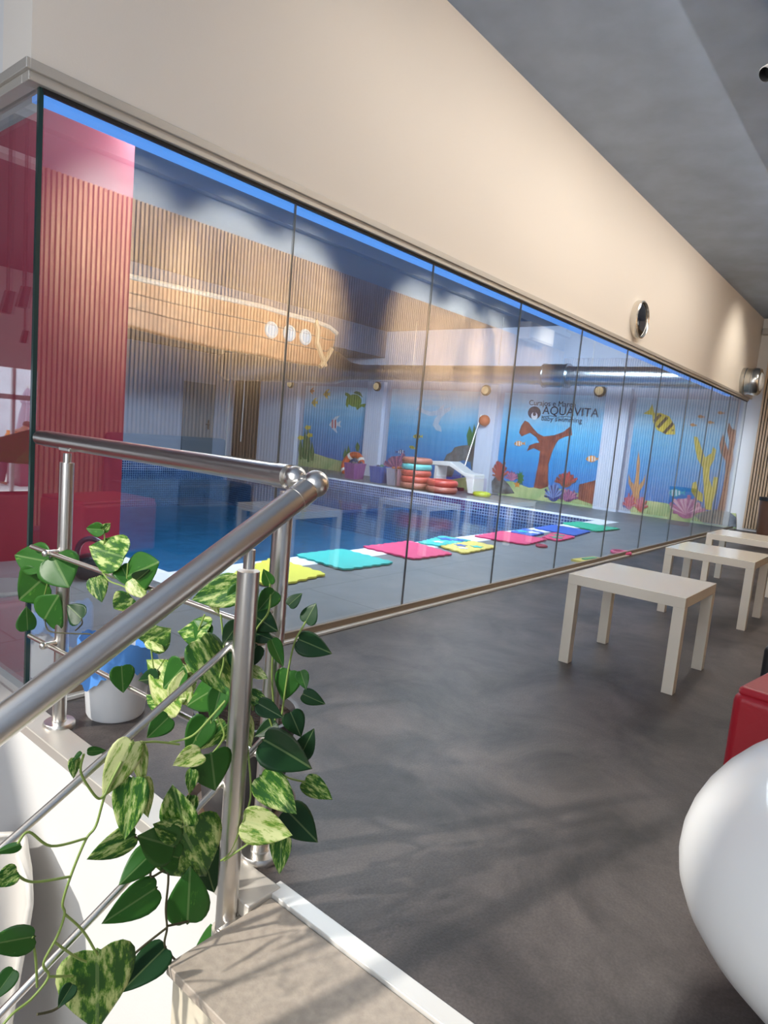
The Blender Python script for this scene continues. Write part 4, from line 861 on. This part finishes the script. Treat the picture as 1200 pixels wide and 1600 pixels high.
# ------------------------------------------------------------------ white chair on the lower floor
cx_, cy_ = .74, 2.02
t = thing('plastic_chair', 'white moulded plastic chair on the lower floor at the left edge', 'chair', (cx_, cy_, LZ))
b = MB(); prof = []
for i in range(13):
    u = i / 12; z = LZ + .45 + u * .50; hw = .24 * (1 - .12 * u) * math.sqrt(max(.02, 1 - (max(0, u - .8) / .2) ** 2 * .9)); prof.append((z, hw, .0 + u * .09))
cols_ = 10; G = []
for z, hw, bk_ in prof: G.append([b.bm.verts.new(Vector((cx_ + .02 + bk_ - .05 * (abs(j / cols_ * 2 - 1) ** 2), cy_ + (j / cols_ * 2 - 1) * hw, z))) for j in range(cols_ + 1)])
for A, B in zip(G, G[1:]):
    for j in range(cols_): b.bm.faces.new((A[j], A[j + 1], B[j + 1], B[j]))
bo = b.build('backrest', mat('ivory_moulded_plastic', (.74, .70, .64), .4), t, smooth=True); sd = bo.modifiers.new('t', 'SOLIDIFY'); sd.thickness = .016
MB().box(cx_ - .42, cx_ + .03, cy_ - .23, cy_ + .23, LZ + .42, LZ + .45).build('seat', MATS['ivory_moulded_plastic'], t, bevel=.014, bseg=3)
for ax_ in (-.40, .0):
    for ay in (-.20, .20): MB().tube([(cx_ + ax_, cy_ + ay, LZ + .42), (cx_ + ax_ * 1.08, cy_ + ay * 1.1, LZ)], [.02, .015], 10).build('leg', MATS['ivory_moulded_plastic'], t, smooth=True)

# ------------------------------------------------------------------ lower hall seen mirrored in the side glass (mirror plane x = .945)
def mir(v): return Vector((2 * .955 - v.x, v.y, v.z))
WY = 13.0
struct(MB().box(-6.5, GX - .04, WY, WY + .2, 1.62, CZ).build('wall_lower_hall_header', mat('header_white', (.8, .78, .76), .6), stay=True))
struct(MB().box(-2.3, GX - .04, WY, WY + .2, LZ, 1.62).build('wall_lower_hall_return', mat('lilac_render', (.22, .20, .48), .6), stay=True))
for xx in (-6.0, -4.6, -3.2):
    struct(MB().box(xx, xx + .06, WY + .05, WY + .12, LZ, 1.62).build('window_mullion', mat('white_window_frame', (.8, .8, .8), .4)))
struct(MB().box(-6.5, -2.3, WY + .05, WY + .12, 1.05, 1.14).build('window_transom', MATS['white_window_frame']))
struct(MB().box(-6.5, -6.3, GY, WY, LZ, CZ).build('wall_lower_hall_far', mat('maroon_wall', (.16, .03, .05), .6), stay=True))
struct(MB().box(-14, 6, 34, 34.3, LZ, 2.6).build('wall_street_facade', mat('street_facade', (.75, .78, .85), .7, noise=.1, nscale=1), stay=True))
struct(MB().box(-14, 6, WY + .2, 34, LZ - .1, LZ + .005).build('ground', mat('street_paving', (.6, .6, .6), .8), stay=True))
for (ya, za), lb in zip(((5.0, 3.0), (6.2, 3.05)), ('nearer', 'farther')):
    tag(MB().box(-3.5, .85, ya, ya + .16, za, za + .05).build('cable_tray', mat('white_cable_tray', (.8, .75, .75), .5)), f'white perforated cable tray under the lower hall ceiling, {lb} one', 'cable tray', 'cable trays')
for px, py, d in ((12, 470, 5.2), (37, 462, 5.4), (38, 525, 9)):
    q = mir(on_y(px, py, d)); t = thing('hanging_spotlight', ('black spotlight on the maroon lower hall ceiling, ' + {12: 'left of the near pair', 37: 'right of the near pair'}.get(px, 'the farther single one')), 'spotlight', q)
    MB().tube([(q.x, q.y, CZ), (q.x, q.y, q.z)], .012, 8).build('stem', BLACK, t); MB().lathe([(0, -.07), (.035, -.07), (.04, .09), (0, .09)], q, (.2, 0, -1), 18).build('head', BLACK, t, smooth=True)
# closed parasol
q = mir(on_y(42, 660, 20.0)); q.z = LZ
t = thing('closed_parasol', 'closed white parasol standing outside the lower hall window', 'parasol', q)
b = MB(); pr = [(.30, .75), (.34, .80), (.26, 1.3), (.18, 1.9), (.12, 2.2), (.17, 2.25), (.10, 2.5), (.03, 2.65), (0, 2.68)]
rg = []
for r0, h in pr: rg.append([b.bm.verts.new(q + Vector((r0 * (1 + .18 * math.cos(k * math.pi)) * math.cos(2 * math.pi * k / 24), r0 * (1 + .18 * math.cos(k * math.pi)) * math.sin(2 * math.pi * k / 24), h))) for k in range(24)])
for A, B in zip(rg, rg[1:]):
    for k in range(24): b.bm.faces.new((A[k], A[(k + 1) % 24], B[(k + 1) % 24], B[k]))
b.build('folded_canopy', mat('lilac_white_canvas', (.55, .48, .58), .8), t); MB().tube([q + Vector((0, 0, .005)), q + Vector((0, 0, 2.72))], .03, 10).build('pole', STEEL, t, smooth=True)
MB().box(q.x - .3, q.x + .3, q.y - .3, q.y + .3, LZ + .006, LZ + .12).build('base', mat('parasol_base', (.3, .28, .3), .7), t)
# person bending over a table
SKIN = mat('skin', (.36, .17, .10), .5)
pb_ = mir(on_y(2, 690, 19.0)); base = Vector((pb_.x, pb_.y, LZ + .006)); hx = mir(on_y(22, 665, 19.0)); fw = Vector((hx.x - pb_.x, 0, 0)).normalized()
t = thing('person', 'person in an orange T-shirt bending forward over a counter outside', 'person', base)
def skinbody(name, V, E, rad, m, parent, sub=2):
    me = bpy.data.meshes.new(name); me.from_pydata([tuple(Vector(v) - world_loc(parent)) for v in V], E, []); o = bpy.data.objects.new(name, me); COL.objects.link(o); o.parent = parent
    md = o.modifiers.new('skin', 'SKIN'); o.modifiers.new('sub', 'SUBSURF').levels = sub; o.modifiers['sub'].render_levels = sub
    for i, r0 in enumerate(rad): me.skin_vertices[0].data[i].radius = (r0, r0)
    me.skin_vertices[0].data[0].use_root = True; md.use_smooth_shade = True; me.materials.append(m); return o
g = lambda f_, s2, z: base + fw * f_ + Vector((0, s2, z))
V = [g(0, 0, .95), g(.14, 0, 1.15), g(.30, 0, 1.34), g(.42, 0, 1.44), g(.50, 0, 1.50), g(.60, 0, 1.56), g(.64, 0, 1.62),
     g(.38, .19, 1.38), g(.44, .22, 1.10), g(.66, .18, .98), g(.74, .17, .97), g(.38, -.19, 1.38), g(.44, -.22, 1.10), g(.66, -.18, .98), g(.74, -.17, .97),
     g(0, .11, .88), g(.03, .12, .48), g(-.02, .13, .08), g(.12, .13, .04), g(0, -.11, .88), g(.03, -.12, .48), g(-.02, -.13, .08), g(.12, -.13, .04)]
E_ = [(0, 1), (1, 2), (2, 3), (3, 4), (4, 5), (5, 6), (3, 7), (7, 8), (8, 9), (9, 10), (3, 11), (11, 12), (12, 13), (13, 14), (0, 15), (15, 16), (16, 17), (17, 18), (0, 19), (19, 20), (20, 21), (21, 22)]
skinbody('body', V, E_, [.14, .14, .15, .12, .06, .09, .10, .065, .048, .036, .035, .065, .048, .036, .035, .10, .07, .045, .04, .10, .07, .045, .04], SKIN, t)
skinbody('shirt', [V[0], V[1], V[2], V[3], V[7], V[7].lerp(V[8], .7), V[11], V[11].lerp(V[12], .7)], [(0, 1), (1, 2), (2, 3), (3, 4), (4, 5), (3, 6), (6, 7)], [.17, .165, .175, .135, .085, .075, .085, .075], mat('orange_tshirt', (.80, .28, .05), .8), t)
skinbody('trousers', [V[0] + Vector((0, 0, .02)), V[15], V[16], V[17], V[19], V[20], V[21]], [(0, 1), (1, 2), (2, 3), (0, 4), (4, 5), (5, 6)], [.165, .12, .09, .07, .12, .09, .07], mat('dark_red_trousers', (.12, .03, .05), .8), t)
MB().sphere(V[6] + Vector((0, 0, .03)), .115, 1, 1, .8).build('hair', mat('short_brown_hair', (.10, .05, .03), .8), t, smooth=True)
ct = base + fw * 1.15; ct.z = LZ + .006
t = thing('counter_table', 'dark red counter the bending person leans over', 'table', ct)
MB().box(ct.x - .42, ct.x + .9, ct.y - .5, ct.y + .5, ct.z + .88, ct.z + .93).build('tabletop', mat('maroon_lacquer', (.18, .03, .06), .3), t, bevel=.01); MB().box(ct.x - .36, ct.x + .84, ct.y - .44, ct.y + .44, ct.z, ct.z + .88).build('cabinet_base', mat('maroon_lacquer', (.18, .03, .06), .3), t)
# red booth sofas and a green parasol in the lower hall
for d, px, hh, lb in ((4.4, 20, .95, 'nearest the side glass'), (7.0, 25, 1.35, 'behind the first one')):
    q = mir(on_y(px, 800, d)); q.x = min(q.x, -.05); t = thing('booth_sofa', 'red high backed booth sofa in the lower hall, ' + lb, 'sofa', (q.x, q.y, LZ))
    MB().box(q.x - .9, q.x + .9, q.y + .25, q.y + .40, LZ, LZ + hh).build('backrest', REDLEATHER, t, bevel=.05, bseg=4); MB().box(q.x - .9, q.x + .9, q.y - .35, q.y + .25, LZ, LZ + .45).build('seat', REDLEATHER, t, bevel=.04, bseg=3)
q = mir(on_y(30, 700, 9.5)); t = thing('garden_umbrella', 'green open umbrella in the lower hall', 'umbrella', (q.x - .5, q.y, LZ))
c = Vector((q.x - .5, q.y, LZ)); MB().lathe([(1.3, 1.55), (.9, 1.72), (.4, 1.9), (0, 1.98), (0, 1.96), (.4, 1.88), (.9, 1.70), (1.3, 1.53)], c, seg=8).build('canopy', mat('green_canvas', (.12, .45, .08), .8), t)
MB().tube([c, c + Vector((0, 0, 1.97))], .025, 10).build('pole', STEEL, t, smooth=True); MB().lathe([(0, 0), (.25, 0), (.2, .08), (0, .08)], c, seg=20).build('base', BLACK, t, smooth=True)
q = mir(on_z(5, 915, -.52)); t = thing('round_stool', 'cream round topped stool in the lower hall by the side glass', 'stool', (q.x, q.y, LZ))
MB().lathe([(0, .70), (.26, .70), (.27, .715), (.26, .735), (0, .735)], (q.x, q.y, LZ), seg=36).build('stool_top', CREAM, t, smooth=True); MB().lathe([(0, 0), (.2, 0), (.19, .02), (.03, .03), (.03, .70), (0, .70)], (q.x, q.y, LZ), seg=24).build('pedestal', STEEL, t, smooth=True)
